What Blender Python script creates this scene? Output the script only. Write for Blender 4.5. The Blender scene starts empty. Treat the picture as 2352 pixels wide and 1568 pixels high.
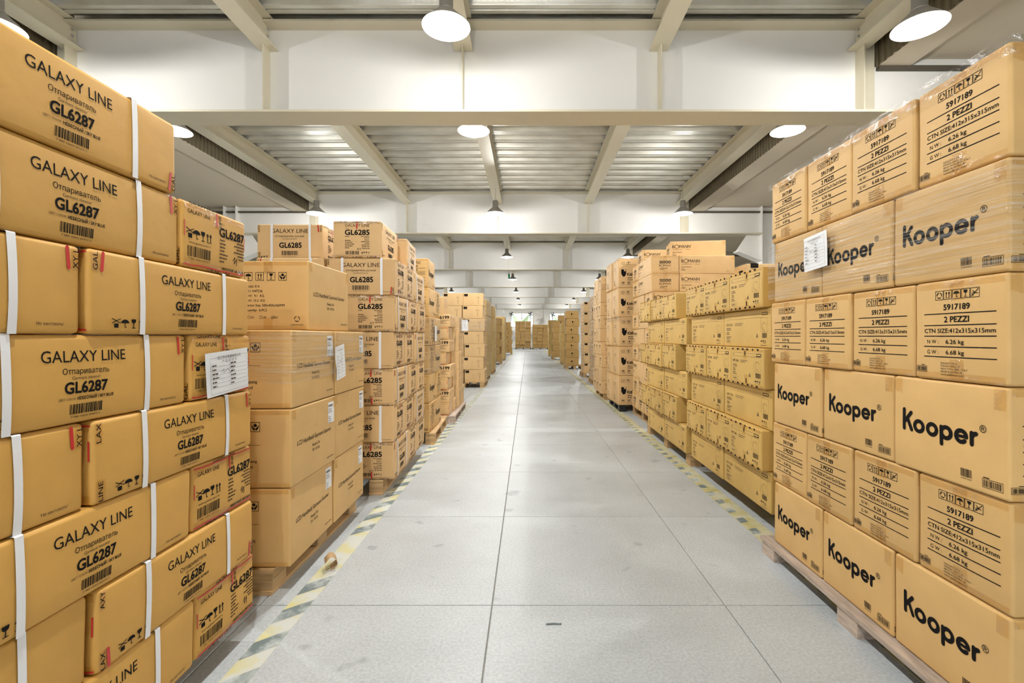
import bpy, bmesh, math, random
from mathutils import Vector, Matrix, noise, geometry

R = math.radians
rnd = random.Random(7)
scene = bpy.context.scene
COL = scene.collection

# ------------------------------------------------------------------ camera
FPX, VPX, VPY, CAMZ = 1090.0, 1212.0, 772.0, 1.17
cam_d = bpy.data.cameras.new('camera')
cam = bpy.data.objects.new('camera', cam_d)
COL.objects.link(cam)
cam.location = (0, 0, CAMZ)
cam.rotation_euler = (R(90), 0, 0)
cam_d.sensor_width = 36.0
cam_d.lens = 36.0 * FPX / 2352.0
cam_d.shift_x = (1176.0 - VPX) / 2352.0
cam_d.shift_y = (VPY - 784.0) / 2352.0
cam_d.clip_start = 0.05
scene.camera = cam

# ------------------------------------------------------------------ world, exposure
w = bpy.data.worlds.new('world')
scene.world = w
w.use_nodes = True
w.node_tree.nodes['Background'].inputs[0].default_value = (0.95, 0.98, 1.0, 1)
w.node_tree.nodes['Background'].inputs[1].default_value = 1.6
scene.view_settings.view_transform = 'Standard'
scene.view_settings.look = 'None'
scene.view_settings.exposure = 0.58
scene.view_settings.gamma = 1.0
scene.view_settings.use_curve_mapping = False
scene.cycles.diffuse_bounces = 3
scene.cycles.glossy_bounces = 2
scene.cycles.max_bounces = 5
scene.cycles.transparent_max_bounces = 10
scene.cycles.use_adaptive_sampling = True
scene.cycles.adaptive_threshold = 0.08
scene.cycles.adaptive_min_samples = 12
scene.cycles.caustics_reflective = False
scene.cycles.caustics_refractive = False
scene.cycles.sample_clamp_indirect = 6.0
LAMP_W, LAMP_DOWN_W = 46.0, 26.0
LAMP_COL = (1.0, 0.992, 0.97)

# ------------------------------------------------------------------ materials
def new_mat(name):
    m = bpy.data.materials.new(name)
    m.use_nodes = True
    nt = m.node_tree
    return m, nt, nt.nodes['Principled BSDF']

def N(nt, t, **kw):
    n = nt.nodes.new(t)
    for k, v in kw.items():
        if k in ('op',):
            n.operation = v
        elif k == 'blend':
            n.blend_type = v
        else:
            n.inputs[k].default_value = v
    return n

def mat(name, col, rough=0.6, metal=0.0, var=0.0, scale=5.0, bump=0.0, bscale=60.0, rand=0.0, spec=0.4, stretch=None):
    m, nt, b = new_mat(name)
    b.inputs['Roughness'].default_value = rough
    b.inputs['Metallic'].default_value = metal
    b.inputs['Specular IOR Level'].default_value = spec
    b.inputs['Base Color'].default_value = (*col, 1)
    if var or bump or rand:
        tc = nt.nodes.new('ShaderNodeTexCoord')
        vec = tc.outputs['Object']
        if stretch:
            mp = nt.nodes.new('ShaderNodeMapping')
            mp.inputs['Scale'].default_value = stretch
            nt.links.new(vec, mp.inputs['Vector'])
            vec = mp.outputs['Vector']
    src = None
    if var:
        n = N(nt, 'ShaderNodeTexNoise', Scale=scale, Detail=5.0)
        nt.links.new(vec, n.inputs['Vector'])
        r = nt.nodes.new('ShaderNodeValToRGB')
        r.color_ramp.elements[0].position = 0.3
        r.color_ramp.elements[1].position = 0.7
        r.color_ramp.elements[0].color = (*[c * (1 - var) for c in col], 1)
        r.color_ramp.elements[1].color = (*[min(1, c * (1 + var)) for c in col], 1)
        nt.links.new(n.outputs['Fac'], r.inputs['Fac'])
        src = r.outputs['Color']
    if rand:
        oi = nt.nodes.new('ShaderNodeObjectInfo')
        mr = nt.nodes.new('ShaderNodeMapRange')
        mr.inputs['To Min'].default_value = 1 - rand
        mr.inputs['To Max'].default_value = 1 + rand
        nt.links.new(oi.outputs['Random'], mr.inputs['Value'])
        hs = nt.nodes.new('ShaderNodeHueSaturation')
        nt.links.new(mr.outputs['Result'], hs.inputs['Value'])
        if src:
            nt.links.new(src, hs.inputs['Color'])
        else:
            hs.inputs['Color'].default_value = (*col, 1)
        src = hs.outputs['Color']
    if src:
        nt.links.new(src, b.inputs['Base Color'])
    if bump:
        n2 = N(nt, 'ShaderNodeTexNoise', Scale=bscale, Detail=3.0)
        nt.links.new(vec, n2.inputs['Vector'])
        bp = nt.nodes.new('ShaderNodeBump')
        bp.inputs['Strength'].default_value = bump
        bp.inputs['Distance'].default_value = 0.01
        nt.links.new(n2.outputs['Fac'], bp.inputs['Height'])
        nt.links.new(bp.outputs['Normal'], b.inputs['Normal'])
    return m

def card(name, col):
    """corrugated kraft board"""
    m = mat(name, col, rough=0.55, var=0.05, scale=7.0, bump=0.10, bscale=22.0, rand=0.05, spec=0.35)
    return m

M = {}
M['gold'] = card('cardboard_golden', (0.61, 0.340, 0.078))
M['kraft'] = card('cardboard_kraft', (0.645, 0.41, 0.16))
M['tan'] = card('cardboard_tan', (0.60, 0.39, 0.115))
M['pale'] = card('cardboard_pale', (0.67, 0.44, 0.205))
M['brown'] = card('cardboard_brown', (0.45, 0.27, 0.085))
M['ink'] = mat('ink_black', (0.010, 0.009, 0.008), 0.8, spec=0.1)
M['ink2'] = mat('ink_faded', (0.085, 0.055, 0.03), 0.8, spec=0.1)
M['ink3'] = mat('ink_pale', (0.20, 0.125, 0.045), 0.6)
M['red'] = mat('tape_red', (0.55, 0.03, 0.03), 0.3)
M['strap'] = mat('strap_white', (0.80, 0.81, 0.83), 0.35)
M['paper'] = mat('paper_white', (0.78, 0.80, 0.82), 0.6)
M['cream'] = mat('paint_cream', (0.68, 0.625, 0.475), 0.42, var=0.03, scale=1.2, spec=0.4)
M['white'] = mat('paint_offwhite', (0.86, 0.845, 0.80), 0.6, var=0.03, scale=0.8)
M['plaster'] = mat('plaster_ceiling', (0.62, 0.545, 0.42), 0.85, var=0.04, scale=0.7)
M['concrete'] = mat('concrete_wall', (0.50, 0.46, 0.40), 0.85, var=0.12, scale=1.5)
M['dark'] = mat('shadow_gap_dark', (0.10, 0.085, 0.06), 0.7)  # shade of the soffit gap, put into the colour
M['fascia'] = mat('brown_fascia', (0.13, 0.105, 0.06), 0.6)
M['steel'] = mat('steel_bolt', (0.6, 0.6, 0.58), 0.35, metal=0.8)
M['alu'] = mat('lamp_aluminium', (0.50, 0.47, 0.42), 0.5, metal=0.35)
M['housing'] = mat('lamp_housing', (0.45, 0.43, 0.39), 0.45, metal=0.4)
M['wood'] = mat('pallet_wood', (0.50, 0.33, 0.16), 0.7, var=0.25, scale=5.0, bump=0.3, bscale=30, rand=0.12, stretch=(1, 1, 6))
M['wood_grey'] = mat('pallet_wood_weathered', (0.46, 0.37, 0.30), 0.75, var=0.30, scale=6.0, bump=0.3, bscale=30, rand=0.12, stretch=(6, 1, 6))
M['black'] = mat('black_plastic', (0.015, 0.017, 0.018), 0.4)
M['green'] = mat('green_cloth', (0.36, 0.48, 0.31), 0.8)
M['green_sign'] = mat('green_sign', (0.03, 0.42, 0.16), 0.4)
M['joint'] = mat('joint_grout', (0.30, 0.285, 0.25), 0.9)
M['yellow'] = None

def floor_mat():
    m, nt, b = new_mat('concrete_floor')
    tc = nt.nodes.new('ShaderNodeTexCoord')
    geo = nt.nodes.new('ShaderNodeNewGeometry')
    base = (0.475, 0.505, 0.52)
    n1 = N(nt, 'ShaderNodeTexNoise', Scale=1.3, Detail=8.0, Roughness=0.62)
    nt.links.new(geo.outputs['Position'], n1.inputs['Vector'])
    r1 = nt.nodes.new('ShaderNodeValToRGB')
    r1.color_ramp.elements[0].position = 0.32
    r1.color_ramp.elements[1].position = 0.68
    r1.color_ramp.elements[0].color = (base[0] * .84, base[1] * .84, base[2] * .83, 1)
    r1.color_ramp.elements[1].color = (base[0] * 1.06, base[1] * 1.06, base[2] * 1.05, 1)
    nt.links.new(n1.outputs['Fac'], r1.inputs['Fac'])
    n2 = N(nt, 'ShaderNodeTexNoise', Scale=90.0, Detail=4.0)
    nt.links.new(geo.outputs['Position'], n2.inputs['Vector'])
    r2 = nt.nodes.new('ShaderNodeMapRange')
    r2.inputs['From Min'].default_value = 0.3
    r2.inputs['From Max'].default_value = 0.7
    r2.inputs['To Min'].default_value = 0.84
    r2.inputs['To Max'].default_value = 1.10
    nt.links.new(n2.outputs['Fac'], r2.inputs['Value'])
    mx = nt.nodes.new('ShaderNodeMix')
    mx.data_type = 'RGBA'
    mx.blend_type = 'MULTIPLY'
    mx.inputs[0].default_value = 1.0
    nt.links.new(r1.outputs['Color'], mx.inputs[6])
    nt.links.new(r2.outputs['Result'], mx.inputs[7])
    # round scuffs and stains
    n3 = N(nt, 'ShaderNodeTexNoise', Scale=5.5, Detail=2.0)
    nt.links.new(geo.outputs['Position'], n3.inputs['Vector'])
    r3 = nt.nodes.new('ShaderNodeValToRGB')
    r3.color_ramp.elements[0].position = 0.27
    r3.color_ramp.elements[1].position = 0.33
    r3.color_ramp.elements[0].color = (0.74, 0.75, 0.76, 1)
    r3.color_ramp.elements[1].color = (1, 1, 1, 1)
    nt.links.new(n3.outputs['Fac'], r3.inputs['Fac'])
    mx2 = nt.nodes.new('ShaderNodeMix')
    mx2.data_type = 'RGBA'
    mx2.blend_type = 'MULTIPLY'
    mx2.inputs[0].default_value = 1.0
    nt.links.new(mx.outputs[2], mx2.inputs[6])
    nt.links.new(r3.outputs['Color'], mx2.inputs[7])
    oi = nt.nodes.new('ShaderNodeObjectInfo')
    mr = nt.nodes.new('ShaderNodeMapRange')
    mr.inputs['To Min'].default_value = 0.975
    mr.inputs['To Max'].default_value = 1.025
    nt.links.new(oi.outputs['Random'], mr.inputs['Value'])
    hs = nt.nodes.new('ShaderNodeHueSaturation')
    nt.links.new(mr.outputs['Result'], hs.inputs['Value'])
    nt.links.new(mx2.outputs[2], hs.inputs['Color'])
    nt.links.new(hs.outputs['Color'], b.inputs['Base Color'])
    rr = nt.nodes.new('ShaderNodeMapRange')
    rr.inputs['To Min'].default_value = 0.30
    rr.inputs['To Max'].default_value = 0.55
    nt.links.new(n1.outputs['Fac'], rr.inputs['Value'])
    nt.links.new(rr.outputs['Result'], b.inputs['Roughness'])
    bp = nt.nodes.new('ShaderNodeBump')
    bp.inputs['Strength'].default_value = 0.12
    bp.inputs['Distance'].default_value = 0.004
    nt.links.new(n2.outputs['Fac'], bp.inputs['Height'])
    nt.links.new(bp.outputs['Normal'], b.inputs['Normal'])
    return m
M['floor'] = floor_mat()

def worn_mat(name, col, under, thr):
    """paint or tape worn through to the concrete"""
    m, nt, b = new_mat(name)
    geo = nt.nodes.new('ShaderNodeNewGeometry')
    n = N(nt, 'ShaderNodeTexNoise', Scale=9.0, Detail=6.0, Roughness=0.65)
    nt.links.new(geo.outputs['Position'], n.inputs['Vector'])
    r = nt.nodes.new('ShaderNodeValToRGB')
    r.color_ramp.elements[0].position = thr - 0.10
    r.color_ramp.elements[1].position = thr + 0.10
    r.color_ramp.elements[0].color = (*col, 1)
    r.color_ramp.elements[1].color = (*under, 1)
    nt.links.new(n.outputs['Fac'], r.inputs['Fac'])
    nt.links.new(r.outputs['Color'], b.inputs['Base Color'])
    b.inputs['Roughness'].default_value = 0.6
    return m
M['yellow'] = worn_mat('hazard_yellow_worn', (0.58, 0.53, 0.24), (0.56, 0.575, 0.53), 0.47)
M['yellow2'] = worn_mat('hazard_yellow', (0.46, 0.40, 0.14), (0.55, 0.53, 0.38), 0.48)
M['hazdark'] = worn_mat('hazard_dark', (0.15, 0.19, 0.19), (0.46, 0.50, 0.48), 0.54)

def deck_mat():
    m, nt, b = new_mat('galvanised_deck')
    tc = nt.nodes.new('ShaderNodeTexCoord')
    mp = nt.nodes.new('ShaderNodeMapping')
    mp.inputs['Scale'].default_value = (1.2, 3, 3)
    nt.links.new(tc.outputs['Object'], mp.inputs['Vector'])
    n = N(nt, 'ShaderNodeTexNoise', Scale=1.6, Detail=5.0)
    nt.links.new(mp.outputs['Vector'], n.inputs['Vector'])
    r = nt.nodes.new('ShaderNodeValToRGB')
    r.color_ramp.elements[0].position = 0.3
    r.color_ramp.elements[1].position = 0.7
    r.color_ramp.elements[0].color = (0.60, 0.57, 0.48, 1)
    r.color_ramp.elements[1].color = (0.80, 0.79, 0.72, 1)
    nt.links.new(n.outputs['Fac'], r.inputs['Fac'])
    nt.links.new(r.outputs['Color'], b.inputs['Base Color'])
    b.inputs['Metallic'].default_value = 0.65
    b.inputs['Roughness'].default_value = 0.36
    # pressed dimples along the ribs
    mp2 = nt.nodes.new('ShaderNodeMapping')
    mp2.inputs['Scale'].default_value = (18, 30, 30)
    nt.links.new(tc.outputs['Object'], mp2.inputs['Vector'])
    vo = nt.nodes.new('ShaderNodeTexVoronoi')
    vo.inputs['Scale'].default_value = 1.0
    vo.inputs['Randomness'].default_value = 0.15
    nt.links.new(mp2.outputs['Vector'], vo.inputs['Vector'])
    bp = nt.nodes.new('ShaderNodeBump')
    bp.inputs['Strength'].default_value = 0.10
    bp.inputs['Distance'].default_value = 0.01
    nt.links.new(vo.outputs['Distance'], bp.inputs['Height'])
    nt.links.new(bp.outputs['Normal'], b.inputs['Normal'])
    return m
M['deck'] = deck_mat()

def film_mat(name, lo, hi, sc, tint=(0.95, 0.95, 0.95), rough=0.12, glint_white=0.0):
    """clear stretch film: mostly see-through, glossy along its creases"""
    m = bpy.data.materials.new(name)
    m.use_nodes = True
    nt = m.node_tree
    nt.nodes.clear()
    out = nt.nodes.new('ShaderNodeOutputMaterial')
    tc = nt.nodes.new('ShaderNodeTexCoord')
    mp = nt.nodes.new('ShaderNodeMapping')
    mp.inputs['Scale'].default_value = sc
    nt.links.new(tc.outputs['Object'], mp.inputs['Vector'])
    n = N(nt, 'ShaderNodeTexNoise', Scale=1.0, Detail=4.0, Roughness=0.6)
    nt.links.new(mp.outputs['Vector'], n.inputs['Vector'])
    mr = nt.nodes.new('ShaderNodeMapRange')
    mr.inputs['From Min'].default_value = 0.48
    mr.inputs['From Max'].default_value = 0.70
    mr.inputs['To Min'].default_value = lo
    mr.inputs['To Max'].default_value = hi
    nt.links.new(n.outputs['Fac'], mr.inputs['Value'])
    bp = nt.nodes.new('ShaderNodeBump')
    bp.inputs['Strength'].default_value = 0.9
    bp.inputs['Distance'].default_value = 0.02
    nt.links.new(n.outputs['Fac'], bp.inputs['Height'])
    t = nt.nodes.new('ShaderNodeBsdfTransparent')
    t.inputs[0].default_value = (*tint, 1)
    g = nt.nodes.new('ShaderNodeBsdfGlossy')
    g.inputs['Roughness'].default_value = rough
    g.inputs[0].default_value = (0.9, 0.9, 0.88, 1)
    nt.links.new(bp.outputs['Normal'], g.inputs['Normal'])
    mx = nt.nodes.new('ShaderNodeMixShader')
    nt.links.new(mr.outputs['Result'], mx.inputs['Fac'])
    nt.links.new(t.outputs[0], mx.inputs[1])
    if glint_white:
        df = nt.nodes.new('ShaderNodeBsdfDiffuse')  # white mixed into the creases paints in their lamp reflections
        df.inputs[0].default_value = (0.85, 0.84, 0.80, 1)
        mg = nt.nodes.new('ShaderNodeMixShader')
        mg.inputs[0].default_value = glint_white
        nt.links.new(g.outputs[0], mg.inputs[1])
        nt.links.new(df.outputs[0], mg.inputs[2])
        nt.links.new(mg.outputs[0], mx.inputs[2])
    else:
        nt.links.new(g.outputs[0], mx.inputs[2])
    nt.links.new(mx.outputs[0], out.inputs['Surface'])
    return m
M['film'] = film_mat('stretch_film', 0.02, 0.42, (2.2, 2.2, 130), rough=0.10, glint_white=0.45)
M['crinkle'] = film_mat('crinkled_film', 0.03, 0.50, (22, 22, 30))
M['tape'] = film_mat('clear_brown_tape', 0.02, 0.16, (25, 25, 25), (0.955, 0.90, 0.80))

def emit(name, col, s):
    m = bpy.data.materials.new(name)
    m.use_nodes = True
    nt = m.node_tree
    nt.nodes.clear()
    o = nt.nodes.new('ShaderNodeOutputMaterial')
    e = nt.nodes.new('ShaderNodeEmission')
    e.inputs[0].default_value = (*col, 1)
    e.inputs[1].default_value = s
    nt.links.new(e.outputs[0], o.inputs['Surface'])
    m.cycles.emission_sampling = 'NONE'
    return m
M['bulb'] = emit('lamp_bulb', (0.97, 0.98, 1.0), 9.0)

def glass_mat():
    m = bpy.data.materials.new('window_glass')
    m.use_nodes = True
    nt = m.node_tree
    nt.nodes.clear()
    o = nt.nodes.new('ShaderNodeOutputMaterial')
    t = nt.nodes.new('ShaderNodeBsdfTransparent')
    t.inputs[0].default_value = (0.9, 0.95, 0.95, 1)
    g = nt.nodes.new('ShaderNodeBsdfGlossy')
    g.inputs['Roughness'].default_value = 0.02
    mx = nt.nodes.new('ShaderNodeMixShader')
    mx.inputs[0].default_value = 0.08
    nt.links.new(t.outputs[0], mx.inputs[1])
    nt.links.new(g.outputs[0], mx.inputs[2])
    nt.links.new(mx.outputs[0], o.inputs['Surface'])
    return m
M['glass'] = glass_mat()

# ------------------------------------------------------------------ mesh helpers
class MB:
    def __init__(s):
        s.v, s.f, s.m, s.mats = [], [], [], []

    def mi(s, mt):
        if mt not in s.mats:
            s.mats.append(mt)
        return s.mats.index(mt)

    def add(s, vs, fs, mt):
        o, k = len(s.v), s.mi(mt)
        s.v += [tuple(x) for x in vs]
        for f in fs:
            s.f.append([i + o for i in f])
            s.m.append(k)

    def box(s, x0, x1, y0, y1, z0, z1, mt):
        s.add([(x0, y0, z0), (x1, y0, z0), (x1, y1, z0), (x0, y1, z0), (x0, y0, z1), (x1, y0, z1), (x1, y1, z1), (x0, y1, z1)],
              [(0, 3, 2, 1), (4, 5, 6, 7), (0, 1, 5, 4), (1, 2, 6, 5), (2, 3, 7, 6), (3, 0, 4, 7)], mt)

    def lathe(s, prof, n, mt, c=(0, 0, 0)):
        vs, fs = [], []
        for r, z in prof:
            for i in range(n):
                a = 2 * math.pi * i / n
                vs.append((c[0] + r * math.cos(a), c[1] + r * math.sin(a), c[2] + z))
        for j in range(len(prof) - 1):
            for i in range(n):
                k = (i + 1) % n
                fs.append((j * n + i, j * n + k, (j + 1) * n + k, (j + 1) * n + i))
        s.add(vs, fs, mt)

    def tube(s, pts, r, mt, n=6, closed=False):
        pts = [Vector(p) for p in pts]
        vs, fs = [], []
        L = len(pts)
        for i, p in enumerate(pts):
            a = pts[(i - 1) % L] if (closed or i > 0) else p
            b = pts[(i + 1) % L] if (closed or i < L - 1) else p
            d = (b - a).normalized()
            u = d.cross(Vector((0, 0, 1)))
            if u.length < 0.05:
                u = d.cross(Vector((0, 1, 0)))
            u.normalize()
            v = d.cross(u)
            for k in range(n):
                t = 2 * math.pi * k / n
                vs.append(p + (u * math.cos(t) + v * math.sin(t)) * r)
        for i in range(L if closed else L - 1):
            j = (i + 1) % L
            for k in range(n):
                q = (k + 1) % n
                fs.append((i * n + k, i * n + q, j * n + q, j * n + k))
        if not closed:
            fs.append(tuple(range(n))[::-1])
            fs.append(tuple(range((L - 1) * n, L * n)))
        s.add(vs, fs, mt)

    def mesh(s, name, smooth=False):
        me = bpy.data.meshes.new(name)
        me.from_pydata(s.v, [], s.f)
        for mt in s.mats:
            me.materials.append(M[mt])
        me.polygons.foreach_set('material_index', s.m)
        if smooth:
            me.polygons.foreach_set('use_smooth', [True] * len(s.f))
        me.update()
        return me

def link(name, me, parent=None, loc=(0, 0, 0), rot=(0, 0, 0)):
    o = bpy.data.objects.new(name, me)
    COL.objects.link(o)
    o.location = loc
    o.rotation_euler = rot
    if parent:
        o.parent = parent
    return o

def boxobj(name, x0, x1, y0, y1, z0, z1, mt, parent=None):
    b = MB()
    b.box(x0, x1, y0, y1, z0, z1, mt)
    return link(name, b.mesh(name), parent)

def structure(o):
    o['kind'] = 'structure'
    return o

def stuff(o):
    o['kind'] = 'stuff'
    return o

def tag(o, label, cat, group=None):
    o['label'] = label
    o['category'] = cat
    if group:
        o['group'] = group
    return o

# ------------------------------------------------------------------ the hall
Y0, Y1 = -4.0, 46.0
XL, XR = -11.0, 9.0
TILE = 1.014
JX, JY = -0.155, 2.066
b = MB()
b.box(XL, XR, Y0, Y1, -0.20, -0.006, 'joint')
floor = structure(link('floor', b.mesh('floor')))
b = MB()
g = 0.0022
b.v = [(g, g, -0.006), (TILE - g, g, -0.006), (TILE - g, TILE - g, -0.006), (g, TILE - g, -0.006),
       (g, g, -0.002), (TILE - g, g, -0.002), (TILE - g, TILE - g, -0.002), (g, TILE - g, -0.002),
       (g + .002, g + .002, 0), (TILE - g - .002, g + .002, 0), (TILE - g - .002, TILE - g - .002, 0), (g + .002, TILE - g - .002, 0)]
b.f = [(8, 9, 10, 11)] + [(i, (i + 1) % 4, 4 + (i + 1) % 4, 4 + i) for i in range(4)] + [(4 + i, 4 + (i + 1) % 4, 8 + (i + 1) % 4, 8 + i) for i in range(4)]
b.m = [0] * 9
b.mats = ['floor']
slab_me = b.mesh('concrete_slab')
for i in range(-2, 3):
    for j in range(-3, 43):
        link('concrete_slab', slab_me, floor, (JX + i * TILE, JY + j * TILE, 0))
side_x0, side_x1 = JX - 2 * TILE, JX + 3 * TILE
boxobj('side_slab', XL, side_x0 - .004, Y0, Y1, -0.006, 0, 'floor', floor)
boxobj('side_slab', side_x1 + .004, XR, Y0, Y1, -0.006, 0, 'floor', floor)
boxobj('side_slab', side_x0, side_x1, Y0, JY - 3 * TILE - .004, -0.006, 0, 'floor', floor)

ZB, ZW1, ZDECK, ZJ = 3.56, 4.545, 4.575, 4.29     # beam bottom, beam top, deck underside, joist bottom
BEAMS = [5.05 + 6.0 * k for k in range(-1, 7)]
JOISTS = [-4.95, -2.83, -0.70, 1.43, 3.60]

b = MB()
b.box(-5.3, 3.95, Y0, Y1, ZDECK + 0.10, ZDECK + 0.25, 'plaster')
ceiling = structure(link('ceiling', b.mesh('ceiling')))
# ribbed steel deck sheets, ribs running across the hall
def deck_sheet(x0, x1, y0, y1):
    p, zb, zt = 0.333, ZDECK, ZDECK + 0.095
    n = int((y1 - y0) / p) + 1
    prof = []
    for i in range(n):
        y = y0 + i * p
        for dy, z in ((0, zb), (0.055, zb), (0.061, zb + .016), (0.073, zb + .016), (0.079, zb), (0.134, zb), (0.170, zt), (0.297, zt)):
            if y + dy < y1:
                prof.append((y + dy, z))
    prof.append((y1, prof[-1][1]))
    vs = [(x, y, z) for y, z in prof for x in (x0, x1)]
    fs = [(2 * i, 2 * i + 1, 2 * i + 3, 2 * i + 2) for i in range(len(prof) - 1)]
    b = MB()
    b.add(vs, fs, 'deck')
    return b.mesh('deck_sheet')
for k in range(len(BEAMS) - 1):
    for a, c in zip(JOISTS, JOISTS[1:]):
        link('deck_sheet', deck_sheet(a, c, BEAMS[k] + 0.17, BEAMS[k + 1] + 0.17), ceiling)

def i_section(x, y0, y1, z0, z1, fw, tf, tw):
    b = MB()
    b.box(x - fw / 2, x + fw / 2, y0, y1, z0, z0 + tf, 'cream')
    b.box(x - tw / 2, x + tw / 2, y0, y1, z0 + tf, z1 - tf, 'cream')
    b.box(x - fw / 2, x + fw / 2, y0, y1, z1 - tf, z1, 'cream')
    return b.mesh('joist')
bolt = MB()
bolt.lathe([(0, -0.012), (0.014, -0.012), (0.017, -0.006), (0.017, 0)], 6, 'steel')
bolt_me = bolt.mesh('bolt')
for k in range(len(BEAMS) - 1):
    for x in JOISTS:
        j = link('joist', i_section(x, BEAMS[k] + 0.18, BEAMS[k + 1] + 0.15, ZJ, ZDECK - .002, 0.20, 0.014, 0.012), ceiling)
        if k < 4:
            s = 1 if x < 0 else -1
            for z in (4.36, 4.43, 4.50):
                link('bolt', bolt_me, j, (x + s * 0.008, BEAMS[k + 1] + 0.10, z), (0, R(-90 * s), 0))

trim_n = 0
for k, y in enumerate(BEAMS):
    if y < 0 and k == 0:
        pass
    trim_n += 1
    t = bpy.data.objects.new('trim_%d' % trim_n, None)
    COL.objects.link(t)
    structure(t)
    xa, xb = -6.85, 5.50
    boxobj('lower_flange', xa, xb, y, y + 0.33, ZB, ZB + 0.024, 'cream', t)
    boxobj('upper_flange', xa, xb, y, y + 0.33, ZW1 - 0.02, ZW1, 'cream', t)
    boxobj('web', xa, xb, y + 0.158, y + 0.172, ZB + 0.024, ZW1 - 0.02, 'white', t)
    for x in JOISTS:
        boxobj('stiffener', x - 0.006, x + 0.006, y + 0.02, y + 0.158, ZB + 0.024, ZJ, 'cream', t)
        boxobj('stiffener', x - 0.006, x + 0.006, y + 0.172, y + 0.31, ZB + 0.024, ZJ, 'cream', t)
    # outer posts of the frame where the edge joists sit
    for x in (JOISTS[0] - 0.10, JOISTS[-1] + 0.10):
        boxobj('edge_plate', x - 0.09, x + 0.09, y + 0.135, y + 0.158, ZB + 0.024, ZW1 - 0.02, 'cream', t)
    # columns with gussets
for k, y in enumerate(BEAMS):
    for cx, s in ((-6.96, 1), (5.62, -1)):
        trim_n += 1
        t = bpy.data.objects.new('trim_%d' % trim_n, None)
        COL.objects.link(t)
        structure(t)
        boxobj('column_flange', cx - 0.15, cx - 0.135, y + .02, y + .31, 0, ZW1, 'white', t)
        boxobj('column_flange', cx + 0.135, cx + 0.15, y + .02, y + .31, 0, ZW1, 'white', t)
        boxobj('column_web', cx - 0.135, cx + 0.135, y + .158, y + .172, 0, ZW1, 'white', t)
        gb = MB()
        x0 = cx + s * 0.15
        gb.add([(x0, y + .03, 2.95), (x0 + s * .55, y + .03, 3.18), (x0 + s * .55, y + .30, 3.18), (x0, y + .30, 2.95),
                (x0, y + .03, 2.925), (x0 + s * .55, y + .03, 3.155), (x0 + s * .55, y + .30, 3.155), (x0, y + .30, 2.925)],
               [(0, 1, 2, 3), (7, 6, 5, 4), (0, 4, 5, 1), (1, 5, 6, 2), (2, 6, 7, 3), (3, 7, 4, 0)], 'white')
        link('gusset', gb.mesh('gusset'), t)
        gb = MB()
        gb.add([(x0, y + .158, 2.95), (x0 + s * .55, y + .158, 3.18), (x0 + s * .30, y + .158, ZB), (x0, y + .158, ZB),
                (x0, y + .172, 2.95), (x0 + s * .55, y + .172, 3.18), (x0 + s * .30, y + .172, ZB), (x0, y + .172, ZB)],
               [(0, 1, 2, 3), (7, 6, 5, 4), (0, 4, 5, 1), (1, 5, 6, 2), (2, 6, 7, 3), (3, 7, 4, 0)], 'white')
        link('bracket_plate', gb.mesh('bracket_plate'), t)

# lower side ceilings with a ribbed dark fascia along the edge
def side_ceiling(s, xe, xo):
    b = MB()
    x1, x2 = xe, xe + s * 0.36
    b.box(min(x1 + s * .02, x2), max(x1 + s * .02, x2), Y0, Y1, 4.11, 4.60, 'plaster')
    o = structure(link('ceiling_edge', b.mesh('ceiling_edge')))
    o.name = 'ceiling'
    b = MB()
    b.box(min(x2, xo), max(x2, xo), Y0, Y1, 4.21, 4.60, 'plaster')
    link('flat_soffit', b.mesh('flat_soffit'), o)
    b = MB()
    vs, fs = [], []
    n = int((Y1 - Y0) / 0.09)
    pr = []
    for i in range(n):
        y = Y0 + i * 0.09
        pr += [(y, 0), (y + .035, 0), (y + .045, .018), (y + .08, .018)]
    for i, (y, d) in enumerate(pr):
        for z in (4.112, 4.62):
            vs.append((xe + s * d, y, z))
        if i:
            fs.append((2 * i - 2, 2 * i, 2 * i + 1, 2 * i - 1))
    b.add(vs, fs, 'fascia')
    link('fascia', b.mesh('fascia'), o)
    # dark strip standing in for the shadow gap between soffit and each crossbeam
    for y in BEAMS:
        boxobj('shadow_gap_strip', min(x1 + s * .02, xo), max(x1 + s * .02, xo), y + .10, y + .24, 4.075, 4.112, 'dark', o)
side_ceiling(1, 3.80, XR)
side_ceiling(-1, -5.16, XL)

# walls
structure(boxobj('wall_left', XL - 0.2, XL, Y0, Y1, -0.2, 4.8, 'plaster'))
structure(boxobj('wall_right', XR, XR + 0.2, Y0, Y1, -0.2, 4.8, 'plaster'))
b = MB()
DX0, DX1, DZ = -3.0, 3.2, 3.40
b.box(XL, DX0, Y0 - .2, Y0, -.2, 4.8, 'white')
b.box(DX1, XR, Y0 - .2, Y0, -.2, 4.8, 'white')
b.box(DX0, DX1, Y0 - .2, Y0, DZ, 4.8, 'white')
structure(link('wall_back', b.mesh('wall_back')))
WIN = [(-5.50, -3.25), (-1.70, 0.55), (2.10, 4.35)]
WZ0, WZ1 = 2.05, 3.44
b = MB()
xs = [XL] + [v for p in WIN for v in p] + [XR]
for i in range(0, len(xs), 2):
    b.box(xs[i], xs[i + 1], Y1, Y1 + 0.25, WZ0, WZ1, 'white')
b.box(XL, XR, Y1, Y1 + 0.25, -0.2, WZ0, 'white')
b.box(XL, XR, Y1, Y1 + 0.25, WZ1, 4.8, 'white')
far = structure(link('wall_far', b.mesh('wall_far')))
boxobj('concrete_lintel', XL + .01, XR - .01, Y1 - 0.30, Y1 - 0.002, 3.78, 4.35, 'concrete', far)
for x in (-3.0, 1.5, 4.9):
    boxobj('wall_joint', x, x + 0.03, Y1 - 0.02, Y1 - 0.001, 0, 3.78, 'plaster', far)
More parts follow.
